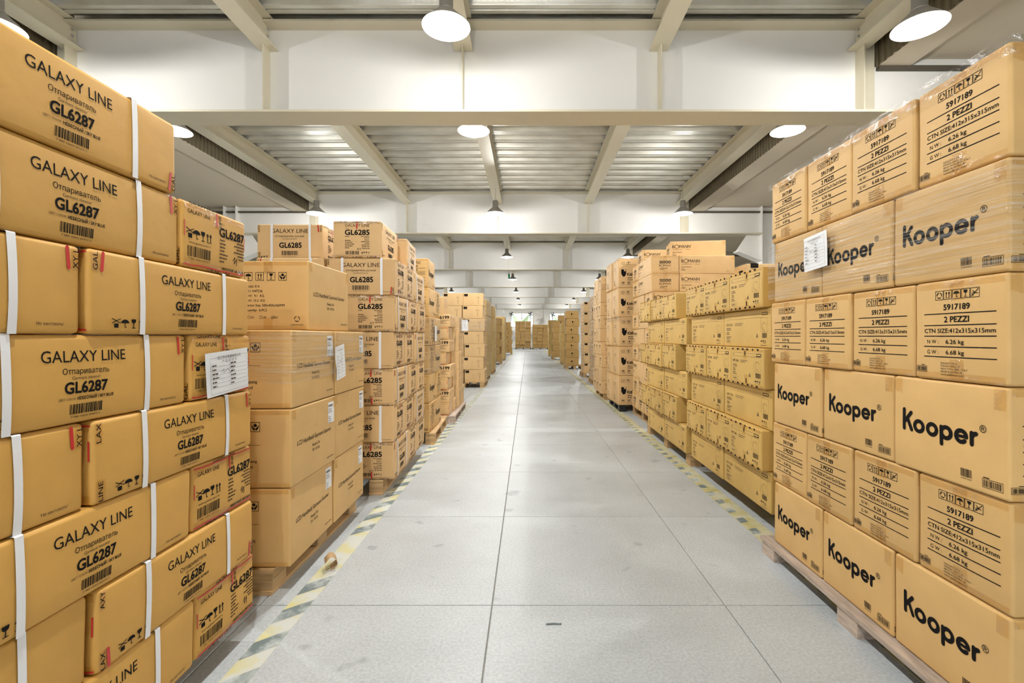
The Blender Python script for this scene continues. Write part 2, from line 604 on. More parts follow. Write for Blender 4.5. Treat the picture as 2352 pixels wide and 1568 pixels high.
for i, (a, c) in enumerate(WIN):
    t = bpy.data.objects.new('window_%d' % (i + 1), None)
    COL.objects.link(t)
    structure(t)
    for nm, q in (('frame', (a, a + .06, WZ0, WZ1)), ('frame', (c - .06, c, WZ0, WZ1)), ('frame', (a + .06, c - .06, WZ1 - .06, WZ1)), ('frame', (a + .06, c - .06, WZ0, WZ0 + .06)),
                  ('mullion', ((a + c) / 2 - .035, (a + c) / 2 + .035, WZ0 + .06, WZ1 - .06)), ('glazing_bar', (a + .06, c - .06, 2.90, 2.94)), ('glazing_bar', (a + .06, c - .06, 3.16, 3.18))):
        boxobj(nm, q[0], q[1], Y1 + .06, Y1 + .12, q[2], q[3], 'cream' if nm != 'mullion' else 'housing', t)
    boxobj('pane', a + .06, (a + c) / 2 - .03, Y1 + .085, Y1 + .092, WZ0 + .06, WZ1 - .06, 'glass', t)
    boxobj('pane', (a + c) / 2 + .03, c - .06, Y1 + .085, Y1 + .092, WZ0 + .06, WZ1 - .06, 'glass', t)

# ------------------------------------------------------------------ pendant lamps
LZ = 3.75
shade = MB()
shade.lathe([(0.062, 0.135), (0.070, 0.130), (0.200, 0.006), (0.203, 0.0), (0.197, 0.0), (0.190, 0.010), (0.066, 0.122), (0.0, 0.122)], 40, 'alu')
shade_me = shade.mesh('shade', True)
hous = MB()
hous.lathe([(0.0, 0.275), (0.050, 0.275), (0.058, 0.265), (0.058, 0.150), (0.064, 0.146), (0.064, 0.130), (0.0, 0.130)], 24, 'housing')
hous_me = hous.mesh('housing', True)
bulb = MB()
bulb.lathe([(0.0, -0.050), (0.022, -0.046), (0.042, -0.026), (0.048, 0.010), (0.038, 0.070), (0.026, 0.124)], 20, 'bulb')
bulb_me = bulb.mesh('bulb', True)
hook = MB()
hook.tube([(0.022 * math.sin(2 * math.pi * i / 12), 0, 0.298 + 0.024 * math.cos(2 * math.pi * i / 12)) for i in range(12)], 0.004, 'housing', 6, True)
hook_me = hook.mesh('hook', True)
wire = MB()
wire.tube([(0, 0, 0.318), (0.004, 0, 0.50), (0, 0, 0.535)], 0.004, 'housing', 5)
wire_me = wire.mesh('wire')
wire = MB()
wire.tube([(0, 0, 0.318), (0.004, 0, 0.50), (0, 0, 0.895)], 0.004, 'housing', 5)
wire_long = wire.mesh('wire')
LROWS = [(-0.68, 'middle'), (3.27, 'right'), (-4.45, 'left')]
LYS = [-2.2, 0.9, 3.96, 5.97, 10.0, 15.5, 21.6, 27.7, 33.7, 39.8, 43.4]
ORD = ['first', 'second', 'third', 'fourth', 'fifth', 'sixth', 'seventh', 'eighth', 'ninth', 'tenth', 'eleventh', 'twelfth']
for x, side in LROWS:
    for i, y in enumerate(LYS):
        if i < 2 and side != 'middle':
            continue
        t = bpy.data.objects.new('pendant_lamp', None)
        COL.objects.link(t)
        t.location = (x, y, LZ)
        if i < 2:
            lb = 'aluminium pendant lamp of the %s row, %s the camera' % (side, ('behind', 'above')[i])
        else:
            lb = 'round aluminium pendant lamp, %s from the front in the %s ceiling row' % (ORD[i - 2], side)
        tag(t, lb, 'lamp', 'pendant lamps in three rows')
        link('shade', shade_me, t)
        link('housing', hous_me, t)
        link('bulb', bulb_me, t)
        link('hook', hook_me, t)
        link('wire', wire_me if x > -1 and x < 0 and y < 41 else wire_long, t)
        ld = bpy.data.lights.new('lamp_light', 'POINT')
        ld.shadow_soft_size = 0.03
        ld.energy = LAMP_W
        ld.color = LAMP_COL
        lo = bpy.data.objects.new('lamp_light', ld)
        COL.objects.link(lo)
        lo.parent = t
        lo.location = (0, 0, -0.070)
        ld = bpy.data.lights.new('lamp_downlight', 'AREA')
        ld.shape = 'DISK'
        ld.size = 0.09
        ld.energy = LAMP_DOWN_W
        ld.color = LAMP_COL
        lo = bpy.data.objects.new('lamp_downlight', ld)
        COL.objects.link(lo)
        lo.parent = t
        lo.location = (0, 0, -0.056)

# ------------------------------------------------------------------ print builder (flat lettering as thin geometry)
_txt = {}
def text_geo(s, bold):
    """outline of a line of lettering, filled by constrained triangulation"""
    k = (s, bold)
    if k not in _txt:
        c = bpy.data.curves.new('t', 'FONT')
        c.body = s
        c.resolution_u = 3
        c.fill_mode = 'NONE'
        o = bpy.data.objects.new('t', c)
        COL.objects.link(o)
        bpy.context.view_layer.update()
        dg = bpy.context.evaluated_depsgraph_get()
        me = bpy.data.meshes.new_from_object(o.evaluated_get(dg))
        pts = [Vector((v.co.x, v.co.y)) for v in me.vertices]
        eds = [tuple(e.vertices) for e in me.edges]
        bpy.data.objects.remove(o)
        bpy.data.curves.remove(c)
        bpy.data.meshes.remove(me)
        vs, _e, fs, *_r = geometry.delaunay_2d_cdt(pts, eds, [], 0, 1e-6)
        segs = [(pts[a], pts[b_]) for a, b_ in eds]
        keep = []
        for f in fs:
            m_ = sum((vs[q] for q in f), Vector((0, 0))) / len(f)
            wn = 0
            for a, b_ in segs:
                if (a.y <= m_.y) != (b_.y <= m_.y):
                    x = a.x + (m_.y - a.y) / (b_.y - a.y) * (b_.x - a.x)
                    if x > m_.x:
                        wn += 1
            if wn % 2:
                keep.append(list(f))
        vs = list(vs)
        if bold > 0:                                   # thicken every outline edge for bold print
            for a, b_ in segs:
                d = b_ - a
                if d.length < 1e-6:
                    continue
                d = d.normalized() * bold
                n_ = Vector((-d.y, d.x))
                q = len(vs)
                e_ = d * .6
                vs += [a - e_ + n_, a - e_ - n_, b_ + e_ - n_, b_ + e_ + n_]
                keep.append([q, q + 1, q + 2, q + 3])
        x0 = min((p.x for p in pts), default=0)
        x1 = max((p.x for p in pts), default=1)
        _txt[k] = ([(v.x - x0, v.y) for v in vs], keep, x1 - x0)
    return _txt[k]
CAP = 0.70

class P(MB):
    def poly(s, pts, mt='ink', layer=0):
        s.add([(x, y, layer * 0.00025) for x, y in pts], [tuple(range(len(pts)))], mt)

    def rect(s, cx, cy, w, h, mt='ink', layer=0):
        nx, ny = max(1, int(w / .035)), max(1, int(h / .035))
        if nx * ny > 1:
            vs = [(cx - w / 2 + w * i / nx, cy - h / 2 + h * k / ny, layer * 0.00025) for i in range(nx + 1) for k in range(ny + 1)]
            fs = [(i * (ny + 1) + k, (i + 1) * (ny + 1) + k, (i + 1) * (ny + 1) + k + 1, i * (ny + 1) + k + 1) for i in range(nx) for k in range(ny)]
            s.add(vs, fs, mt)
            return
        s.poly([(cx - w / 2, cy - h / 2), (cx + w / 2, cy - h / 2), (cx + w / 2, cy + h / 2), (cx - w / 2, cy + h / 2)], mt, layer)

    def text(s, t, x, y, h, w=None, align='c', bold=0.0, mt='ink', rot=0, layer=1):
        vs, fs, tw = text_geo(t, bold)
        sy = h / CAP
        sx = (w / tw) if w else sy * 0.95
        W = tw * sx
        ox = {'c': -W / 2, 'l': 0, 'r': -W}[align]
        c, n = math.cos(rot), math.sin(rot)
        out = []
        for a, q in vs:
            u, v = ox + a * sx, q * sy - h / 2
            out.append((x + u * c - v * n, y + u * n + v * c, layer * 0.00025))
        s.add(out, fs, mt)

    def bars(s, x, y, w, h, mt='ink', seed=1, n=26):
        r = random.Random(seed)
        u = -w / 2
        step = w / n
        while u < w / 2 - step * .6:
            k = step * r.choice((.35, .35, .6, .9))
            s.rect(x + u + k / 2, y, k, h, mt, 1)
            u += k + step * r.choice((.35, .5, .5, .8))

    def frame(s, x, y, w, h, t=0.0015, mt='ink'):
        s.rect(x, y + h / 2 - t / 2, w, t, mt, 1)
        s.rect(x, y - h / 2 + t / 2, w, t, mt, 1)
        s.rect(x - w / 2 + t / 2, y, t, h - 2 * t, mt, 1)
        s.rect(x + w / 2 - t / 2, y, t, h - 2 * t, mt, 1)

    def stroke(s, pts, t, mt='ink', n=5):
        """polyline with round caps"""
        for (x0, y0), (x1, y1) in zip(pts, pts[1:]):
            a = math.atan2(y1 - y0, x1 - x0)
            pl = [(x1 + t / 2 * math.cos(a - math.pi / 2 + math.pi * i / n), y1 + t / 2 * math.sin(a - math.pi / 2 + math.pi * i / n)) for i in range(n + 1)]
            pl += [(x0 + t / 2 * math.cos(a + math.pi / 2 + math.pi * i / n), y0 + t / 2 * math.sin(a + math.pi / 2 + math.pi * i / n)) for i in range(n + 1)]
            s.poly(pl, mt, 1)

    def arc(s, x, y, r, a0, a1, t, mt='ink', n=14, ry=None):
        ry = ry or r
        s.stroke([(x + r * math.cos(R(a0 + (a1 - a0) * i / n)), y + ry * math.sin(R(a0 + (a1 - a0) * i / n))) for i in range(n + 1)], t, mt, 3)

    def icon(s, k, x, y, z, fr=True, mt='ink'):
        h = z / 2
        t = z * 0.05
        if fr:
            s.frame(x, y, z, z, t, mt)
        q = z * (0.36 if fr else 0.48)
        if k == 'umb':
            s.poly([(x + q * math.cos(R(i * 20)), y + q * .1 + q * .8 * math.sin(R(i * 20))) for i in range(10)], mt, 1)
            s.stroke([(x, y + q * .1), (x, y - q * .75), (x + q * .15, y - q * .9), (x + q * .3, y - q * .7)], t * 1.4, mt, 2)
        elif k == 'up':
            for d in (-q * .45, q * .45):
                s.rect(x + d, y - q * .15, q * .22, q * 1.2, mt, 1)
                s.poly([(x + d - q * .36, y + q * .35), (x + d + q * .36, y + q * .35), (x + d, y + q)], mt, 1)
            s.rect(x, y - q * .9, q * 1.5, q * .12, mt, 1)
        elif k == 'glass':
            s.poly([(x - q * .6, y + q), (x - q * .5, y + q * .35), (x, y), (x + q * .5, y + q * .35), (x + q * .6, y + q)][::-1], mt, 1)
            s.rect(x, y - q * .4, q * .18, q * .9, mt, 1)
            s.rect(x, y - q * .92, q * .9, q * .16, mt, 1)
        elif k == 'hand':
            s.poly([(x - q * .45, y + q * .1), (x + q * .45, y + q * .1), (x + q * .45, y + q * .7), (x, y + q * 1.0), (x - q * .45, y + q * .7)], mt, 1)
            for d in (-1, 1):
                s.poly([(x + d * q * a, y + q * c) for a, c in ((.08, -.9), (.5, -.9), (1, -.1), (1, .5), (.8, .5), (.7, 0), (.3, -.25), (.08, -.3))][::d], mt, 1)
        elif k == 'rec':
            for i in range(3):
                s.arc(x, y, q * .8, 90 + 120 * i + 15, 90 + 120 * i + 95, t * 2.0, mt, 4)
        elif k == 'hook':
            s.stroke([(x - q, y - q), (x + q, y + q)], t * 1.4, mt, 2)
            s.stroke([(x - q * .7, y + q * .6), (x, y), (x + q * .8, y - q * .3)], t * 1.4, mt, 2)
            s.arc(x - q * .4, y - q * .4, q * .4, 0, 270, t * 1.2, mt, 6)
        elif k == 'box':
            s.rect(x, y - q * .45, q * 1.0, q * .9, mt, 1)
            s.stroke([(x - q, y + q), (x + q, y + q * .1)], t * 1.6, mt, 2)
            s.stroke([(x - q, y + q * .1), (x + q, y + q)], t * 1.6, mt, 2)

    def lines(s, x, y, w, n, dy, h, seed, mt='ink2', align='l'):
        """rows of print too small to read"""
        r = random.Random(seed)
        for i in range(n):
            L = w * r.uniform(.45, 1)
            cx = x + L / 2 if align == 'l' else x - L / 2 if align == 'r' else x
            u = 0
            while u < L:
                k = min(L - u, h * r.uniform(1.0, 3.2))
                s.rect(cx - L / 2 + u + k / 2, y - i * dy, k, h, mt, 1)
                u += k + h * .45

def logo_round(p, cx, cy, w, t):
    """the rounded bold wordmark"""
    s = w / 5.70
    th = 0.265 * s
    ox = cx - w / 2
    by = cy - 0.62 * s
    Z = lambda *q: [(ox + a * s, by + c * s) for a, c in q]
    ro = .345 * s
    yc = by + .475 * s - .13 * s
    p.stroke(Z((.13, 0), (.13, 1.32)), th)
    p.stroke(Z((.20, .50), (.74, 1.17)), th)
    p.stroke(Z((.42, .74), (.78, 0)), th)
    p.arc(ox + 1.40 * s, yc, ro, 0, 360, th, n=22)
    p.arc(ox + 2.45 * s, yc, ro, 0, 360, th, n=22)
    p.stroke(Z((3.155, .66), (3.155, -.42)), th)
    p.arc(ox + 3.50 * s, yc, ro, 0, 360, th, n=22)
    p.arc(ox + 4.55 * s, yc, ro, 0, 315, th, n=20)
    p.stroke(Z((4.25, .345), (4.88, .345)), th * .72)
    p.stroke(Z((5.25, 0), (5.25, .68)), th)
    p.stroke(Z((5.27, .46), (5.36, .62), (5.52, .68)), th)
    p.text('®', ox + 5.95 * s, by + 1.05 * s, .42 * s)

# ---- face layouts -------------------------------------------------------------------
PR = {}
def face(name):
    p = P()
    PR[name] = p
    return p

p = face('galaxy_steamer_long')
p.text('GALAXY LINE', 0, .056, .0275, .215, bold=-.004)
p.text('Отпариватель', 0, .020, .0135, .118)
p.text('Garment steamer', 0, .004, .0080, .072, mt='ink2')
p.text('GL6287', 0, -.019, .0265, .108, bold=.030)
p.text('ЦВЕТ / COLOR:', -.048, -.0455, .0055, .042, mt='ink2')
p.text('НЕБЕСНЫЙ / SKY BLUE', .024, -.0455, .0075, .095, bold=.03)
p.bars(0, -.071, .083, .024, seed=3)
p.text('7 980 10092 87073 2', 0, -.090, .0045, .075, mt='ink2')
p.text('Не кантовать!', .262, -.083, .0075, .062, mt='ink2')
for i, k in enumerate(('box', 'umb', 'glass', 'up')):
    p.icon(k, -.262 + i * .027, -.078, .026, False)

p = face('galaxy_steamer_end')
p.text('GALAXY LINE', -.087, .076, .0135, .105)
p.text('Item No.:', .010, .070, .006, align='l', mt='ink2')
p.text('GL6287', .082, .040, .030, .142, bold=.03)
for i, k in enumerate(('box', 'umb', 'glass', 'up')):
    p.icon(k, -.130 + i * .029, .004, .034, False)
p.text('www.galaxy-tecs.ru', -.087, -.024, .007, .10)
p.bars(-.087, -.053, .108, .034, seed=5)
p.text('7 980 10092 87073 2', -.087, -.077, .005, .10, mt='ink2')
p.lines(.012, .012, .05, 7, .0125, .005, 4)
p.lines(.155, .016, .065, 6, .0115, .005, 9, align='r')
p.text('НЕБЕСНЫЙ / SKY BLUE', .090, -.087, .0075, .125, bold=.03)
p.stroke([(.088, -.050), (.100, -.036), (.096, -.060), (.112, -.040), (.110, -.066)], .0025)

p = face('galaxy_hand_long')
p.text('GALAXY LINE', 0, .085, .030, .275)
p.text('Отпариватель ручной', 0, .045, .014, .215)
p.text('Handheld steamer', 0, .025, .008, .11, mt='ink2')
p.text('GL6285', .005, -.023, .038, .165, bold=.03)
p.bars(0, -.082, .125, .032, seed=8)
p.text('7 980 10093 28545 7', 0, -.107, .005, .11, mt='ink2')
for i, k in enumerate(('box', 'umb', 'glass')):
    p.icon(k, -.212 + i * .020, -.112, .018, False)
p.text('Не кантовать!', .195, -.112, .008, .07, mt='ink2')

p = face('galaxy_hand_end')
p.text('GALAXY LINE', 0, .103, .021, .178)
p.text('Модель', -.072, .080, .006, mt='ink2')
p.text('GL6285', 0, .052, .037, .178, bold=.03)
p.lines(-.089, .022, .060, 1, .01, .0045, 1)
p.lines(.089, .022, .062, 2, .011, .0045, 2, align='r')
p.lines(-.089, -.008, .068, 5, .0135, .0055, 3)
p.lines(.089, -.004, .064, 6, .0125, .0050, 4, align='r')
p.bars(-.035, -.098, .100, .026, seed=12)
for i, k in enumerate(('box', 'umb', 'glass', 'up')):
    p.icon(k, .035 + i * .016, -.098, .016, False)
p.stroke([(-.002, -.078), (.004, -.064), (.006, -.078), (.012, -.066), (.026, -.066), (.018, -.080)], .002)

p = face('kooper_long')
logo_round(p, -.020, .010, .280, 0)
p.bars(.078, -.110, .036, .024, seed=2, n=16)
p.text('8 009 5044', .078, -.127, .004, .034, mt='ink2')
p.frame(.158, -.122, .060, .026, .0012)
p.bars(.158, -.122, .052, .019, seed=5, n=20)
p.rect(.140, -.106, .018, .0025)

p = face('kooper_end')
for i, k in enumerate(('rec', 'up', 'umb', 'glass', 'hook')):
    p.icon(k, -.060 + i * .030, .110, .029)
p.text('5917189', 0, .072, .0175, .088, bold=.02)
for yy in (.052, .016, -.018, -.051, -.083):
    p.rect(.003, yy, .242, .0030)
p.text('2 PEZZI', 0, .034, .0175, .084, bold=.02)
p.text('CTN SIZE:412x315x315mm', .003, -.001, .0135, .238, bold=.008)
p.text('N W :', -.085, -.035, .0120, .042)
p.text('6.26 kg', -.006, -.035, .0130, .062, bold=.008)
p.text('G W :', -.085, -.068, .0120, .042)
p.text('6.68 kg', -.006, -.068, .0130, .062, bold=.008)
for i, (t, q) in enumerate((('GALILEO S.P.A.', .058), ('STRADA GALLI, 27', .066), ('00019 TIVOLI (RM) - ITALY', .092), ('MADE IN EXTRA UE', .074), ('www.galileospa.com', .078))):
    p.text(t, -.056, -.102 - i * .0088, .0058, q, 'l', mt='ink2' if i < 3 else 'ink')
p.frame(-.128, -.124, .042, .019, .0012)
p.bars(-.128, -.124, .036, .013, seed=6, n=18)
p.rect(-.122, -.111, .014, .002)

p = face('handheld_long')
p.text('LCD Handheld Garment Steamer', -.005, .012, .0215, .385, bold=-.004)
p.text('Model: E16', 0, -.030, .014, .085)
p.text('SPU: H47236', 0, -.055, .013, .085, mt='ink2')
p.text('MADE IN CHINA', .178, -.140, .0085, .082)
p = face('handheld_long_sticker')
p.v, p.f, p.m, p.mats = list(PR['handheld_long'].v), [list(q) for q in PR['handheld_long'].f], list(PR['handheld_long'].m), list(PR['handheld_long'].mats)
p.rect(.188, .098, .078, .112, 'paper', 0)
p.bars(.182, .135, .055, .012, seed=4, mt='ink2')
p.lines(.155, .118, .06, 3, .009, .003, 7)
p.lines(.155, .075, .05, 4, .010, .003, 8)

p = face('handheld_end_spec')
for i, k in enumerate(('umb', 'up', 'glass', 'hand')):
    p.icon(k, -.104 + i * .060, .098, .043)
for i, t in enumerate(('Model: E16', 'SPU: H47236', 'N.W:  9.1  KG', 'G.W: 10.2  KG', 'Carton Size: 500x420x360MM', 'Quantity:  6 PCS')):
    p.text(t, -.120, .048 - i * .0245, .0125, align='l', bold=.006)
for i, t in enumerate(('US', 'UK', 'EU')):
    p.frame(-.100 + i * .062, -.112, .014, .014, .0012)
    p.text(t, -.090 + i * .062, -.112, .011, align='l')
p.stroke([(.020, -.112), (.023, -.116), (.030, -.106)], .0015)
p.icon('rec', .150, -.120, .034, False)
p.text('MADE IN CHINA', .150, -.150, .0065, .066)

p = face('handheld_end_address')
p.icon('hand', .047, .100, .044)
p.rect(.020, .018, .10, .0016, 'ink2', 1)
for i, t in enumerate(('Zhejiang Huaguang', 'Electric Co., Ltd', 'Huading Indus-', 'trial City')):
    p.text(t, -.080, -.055 - i * .026, .013, align='l', bold=.006)

p = face('kit_long')
p.rect(-.02, .088, .54, .0012, 'ink3', 1)
p.rect(-.02, .066, .54, .0012, 'ink3', 1)
p.rect(.262, .088, .070, .018, 'ink2', 1)
p.rect(.262, .088, .060, .009, 'tan', 2)
p.text('45917_DSH', -.240, .030, .016, .10, bold=.01, mt='ink3')
p.lines(-.15, .036, .13, 2, .011, .004, 2, 'ink3')
for i in range(3):
    p.lines(-.29, .005 - i * .030, .08, 2, .011, .006, 20 + i, 'ink3')
p.frame(-.25, -.085, .085, .022, .001, 'ink3')
p.lines(-.285, -.085, .07, 1, .01, .006, 9, 'ink3')
p.frame(.255, .020, .085, .085, .001, 'ink3')
p.arc(.255, .010, .024, 20, 290, .002, 'ink3', 8)
p.bars(.262, -.045, .058, .030, seed=10, n=18, mt='ink2')
p.poly([(.155, -.058), (.185, -.058), (.170, -.030)], 'ink3', 1)
for i, k in enumerate(('umb', 'glass', 'up')):
    p.icon(k, .225 + i * .022, -.083, .020, False)
p.lines(.215, -.105, .09, 1, .01, .004, 5, 'ink3')

p = face('kit_end')
p.rect(0, .088, .38, .0012, 'ink3', 1)
p.rect(0, .066, .38, .0012, 'ink3', 1)
p.rect(.165, .080, .060, .018, 'ink', 1)
p.rect(.165, .080, .050, .009, 'tan', 2)
p.rect(-.190, .075, .006, .018, 'ink3', 1)
p.text('45917_DSH', -.155, .035, .015, .085, bold=.012, mt='ink2')
p.lines(-.08, .040, .10, 2, .011, .0045, 2, 'ink3')
for i in range(3):
    p.lines(-.195, .008 - i * .026, .08, 2, .011, .0055, 30 + i, 'ink3')
p.frame(-.155, -.082, .08, .022, .001, 'ink3')
p.lines(-.19, -.082, .07, 1, .01, .006, 9, 'ink3')
p.frame(.150, .025, .085, .090, .001, 'ink3')
p.arc(.150, .015, .026, 20, 290, .002, 'ink3', 8)
p.bars(.158, -.045, .066, .030, seed=10, n=18, mt='ink2')
p.poly([(.035, -.060), (.065, -.060), (.050, -.034)], 'ink3', 1)
for i, k in enumerate(('umb', 'glass', 'up')):
    p.icon(k, .125 + i * .025, -.085, .021, False)

p = face('kit_end_dark')
p.text('..IT', .06, .07, .03, .07, bold=.02)
p.text('45917', .06, .025, .026, .10, bold=.02)
p.lines(.0, -.005, .12, 7, .0135, .007, 3, 'ink')

def bomann(p, x, y, w):
    h = w * .165
    p.text('B', x, y, h, w * .12, 'l', bold=.004)
    p.arc(x + w * .245, y, h * .62, 0, 360, h * .14, n=18)
    p.text('MANN', x + w * .37, y, h, w * .60, 'l', bold=.004)
    p.text('®', x + w * .99, y + h * .35, h * .3)
p = face('bomann_long')
bomann(p, -.325, .045, .235)
p.rect(-.255, .006, .13, .003, 'ink2', 1)
p.rect(-.125, .006, .06, .003, 'ink2', 1)
p.lines(-.325, -.030, .13, 1, .01, .006, 2)
p.lines(-.325, -.050, .06, 1, .01, .005, 3)
p.lines(-.325, -.068, .09, 1, .01, .008, 4, 'ink')
p.text('WWW.', .265, -.085, .008, .05, mt='ink2')
p = face('bomann_end')
for i in range(4):
    p.rect(-.055 + i * .037, .030, .031, .031, 'ink', 1)
    p.icon(('umb', 'glass', 'up', 'rec')[i], -.055 + i * .037, .030, .030, False, 'pale') if False else p.rect(-.055 + i * .037, .030, .014, .014, 'pale', 2)
bomann(p, -.076, -.012, .150)
p.frame(0, -.055, .150, .035, .001, 'ink2')
p.lines(-.065, -.047, .12, 2, .015, .006, 5)

p = face('kitchen_long')
p.icon('rec', -.17, .150, .05)
p.icon('glass', -.09, .150, .05)
p.rect(-.160, .02, .075, .070, 'ink', 1)
p.poly([(-.1975, -.015), (-.1225, -.015), (-.14, -.050), (-.17, -.060)][::-1], 'ink', 1)
p.rect(-.142, .040, .026, .026, 'pale', 2)
p.text('Kitfort', -.030, -.02, .045, .15, bold=.03)
p.lines(-.10, -.075, .14, 2, .03, .012, 2)
p.icon('umb', -.17, -.160, .05)
p.icon('glass', -.08, -.160, .05)
p = face('kitchen_end')
p.lines(-.10, .10, .14, 2, .03, .008, 2)
p.arc(.03, .02, .03, 0, 300, .003, 'ink2', 8)
p.lines(-.12, -.10, .16, 4, .022, .008, 3)

p = face('oval_long')
p.arc(-.17, .055, .018, 0, 360, .004, 'ink', 10)
p.text('MAN', -.14, .055, .030, .08, 'l', mt='ink2')
p.lines(-.18, .0, .10, 3, .02, .006, 2)
p.text('..', .19, -.08, .01, mt='ink2')
p = face('oval_end')
p.rect(.03, .045, .10, .026, 'ink', 1)
p.rect(.03, .010, .08, .016, 'ink2', 1)
p.lines(-.01, -.03, .08, 3, .02, .007, 2)

p = face('square_front')
p.rect(-.165, .100, .085, .050, 'ink', 1)
p.rect(-.165, .104, .060, .005, 'ink2', 2)
p.rect(-.165, .065, .07, .006, 'ink2', 1)
p.arc(.11, .02, .035, 20, 160, .005, 'ink2', 6)
p.stroke([(.11, .02), (.12, -.09)], .005, 'ink2')
p = face('square_side')
p.rect(.06, .06, .03, .045, 'ink', 1)
p.rect(-.04, .06, .03, .045, 'ink', 1)
p.lines(-.08, -.02, .12, 3, .02, .006, 2)
p = face('flag_front')
p.rect(-.02, .03, .045, .040, 'ink', 1)
p.poly([(-.0425, .01), (.0025, .01), (-.02, -.02)][::-1], 'ink', 1)
p.rect(.05, .015, .07, .008, 'ink2', 1)
p.lines(-.03, -.07, .12, 1, .02, .010, 3)
p = face('six_front')
p.text('6199', .122, .045, .040, .125, bold=.03)
p.lines(.05, .005, .14, 4, .014, .005, 2)
p = face('six_strap')
p.lines(-.10, .04, .12, 2, .02, .006, 3)
p.lines(-.10, -.05, .08, 1, .02, .006, 4)
p = face('slot_side')
p.rect(.03, .07, .022, .050, 'ink', 1)
p.lines(-.04, -.02, .08, 3, .02, .006, 3)

# ------------------------------------------------------------------ carton shapes
def disp(co, L, W, H, seed, amp):
    nx, ny, nz = co.x / (L / 2), co.y / (W / 2), (co.z - H / 2) / (H / 2)
    cl = lambda a: max(-1, min(1, a))
    nx, ny, nz = cl(nx), cl(ny), cl(nz)
    d = Vector((nx * (1 - ny * ny) * (1 - nz * nz), ny * (1 - nx * nx) * (1 - nz * nz), 0)) * amp
    n = noise.noise_vector(Vector((co.x * 4.3 + seed * 3.1, co.y * 4.3, co.z * 4.3 + seed * 1.7))) * (amp * 0.8)
    n.z *= 0.35
    if co.z < 0.02:
        n.z = 0
    return co + d + n

_body = {}
def carton_mesh(key, L, W, H, mt, seed, amp, bev):
    k = (key, seed)
    if k in _body:
        return _body[k]
    bm = bmesh.new()
    bmesh.ops.create_cube(bm, size=1.0)
    for v in bm.verts:
        v.co = Vector((v.co.x * L, v.co.y * W, (v.co.z + .5) * H))
    bmesh.ops.subdivide_edges(bm, edges=bm.edges[:], cuts=3, use_grid_fill=True)
    sharp = [e for e in bm.edges if len(e.link_faces) == 2 and e.calc_face_angle() > 1.0]
    bmesh.ops.bevel(bm, geom=sharp, offset=bev, segments=2, profile=0.5, affect='EDGES')
    for v in bm.verts:
        v.co = disp(v.co, L, W, H, seed, amp)
    bm.normal_update()
    me = bpy.data.meshes.new(key)
    nrm = []
    for v in bm.verts:
        n = Vector()
        for f in v.link_faces:
            n += f.normal * f.calc_area()
        nrm.append(n.normalized())
    for f in bm.faces:
        f.smooth = True
    bm.to_mesh(me)
    bm.free()
    me.materials.append(M[mt])
    me.normals_split_custom_set_from_vertices(nrm)
    _body[k] = me
    return me

FM = {'-y': Matrix.Rotation(R(90), 4, 'X'),
      '+x': Matrix.Rotation(R(90), 4, 'Z') @ Matrix.Rotation(R(90), 4, 'X'),
      '-x': Matrix.Rotation(R(-90), 4, 'Z') @ Matrix.Rotation(R(90), 4, 'X')}
_pm = {}
def print_mesh(key, kind, fc, seed, lift=0.0006):
    """a printed face laid onto the slightly bulging side of one carton shape"""
    k = (key, kind, fc, seed)
    if k in _pm:
        return _pm[k]
    src = PR[key]
    K = KINDS[kind]
    L, W, H, amp = K['L'], K['W'], K['H'], K['amp']
    off = {'-y': Vector((0, -W / 2, H / 2)), '+x': Vector((L / 2, 0, H / 2)), '-x': Vector((-L / 2, 0, H / 2))}[fc]
    nr = {'-y': Vector((0, -1, 0)), '+x': Vector((1, 0, 0)), '-x': Vector((-1, 0, 0))}[fc]
    vs = []
    for x, y, z in src.v:
        co = FM[fc] @ Vector((x, y, 0)) + off
        vs.append(disp(co, L, W, H, seed, amp) + nr * (lift + z))
    me = bpy.data.meshes.new(key)
    me.from_pydata(vs, [], src.f)
    for mt in src.mats:
        me.materials.append(M[mt])
    me.polygons.foreach_set('material_index', src.m)
    me.update()
    _pm[k] = me
    return me

_st = {}
def strap_mesh(kind, seed, x):
    k = (kind, seed, x)
    if k in _st:
        return _st[k]
    K = KINDS[kind]
    L, W, H, amp = K['L'], K['W'], K['H'], K['amp']
    hw = K.get('sw', .0085)
    ring = []
    n = 6
    for i in range(n + 1):
        ring.append((-W / 2, H * i / n, 0, -1, 0))
    for i in range(n + 1):
        ring.append((-W / 2 + W * i / n, H, 0, 0, 1))
    for i in range(n + 1):
        ring.append((W / 2, H - H * i / n, 0, 1, 0))
    vs, fs = [], []
    for (y, z, _a, ny, nz) in ring:
        for xx in (x - hw, x + hw):
            co = disp(Vector((xx, y, z)), L, W, H, seed, amp)
            vs.append(co + Vector((0, ny, nz)) * 0.0022)
    for i in range(len(ring) - 1):
        fs.append((2 * i, 2 * i + 1, 2 * i + 3, 2 * i + 2))
    b = MB()
    b.add(vs, fs, 'strap')
    me = b.mesh('strap')
    _st[k] = me
    return me

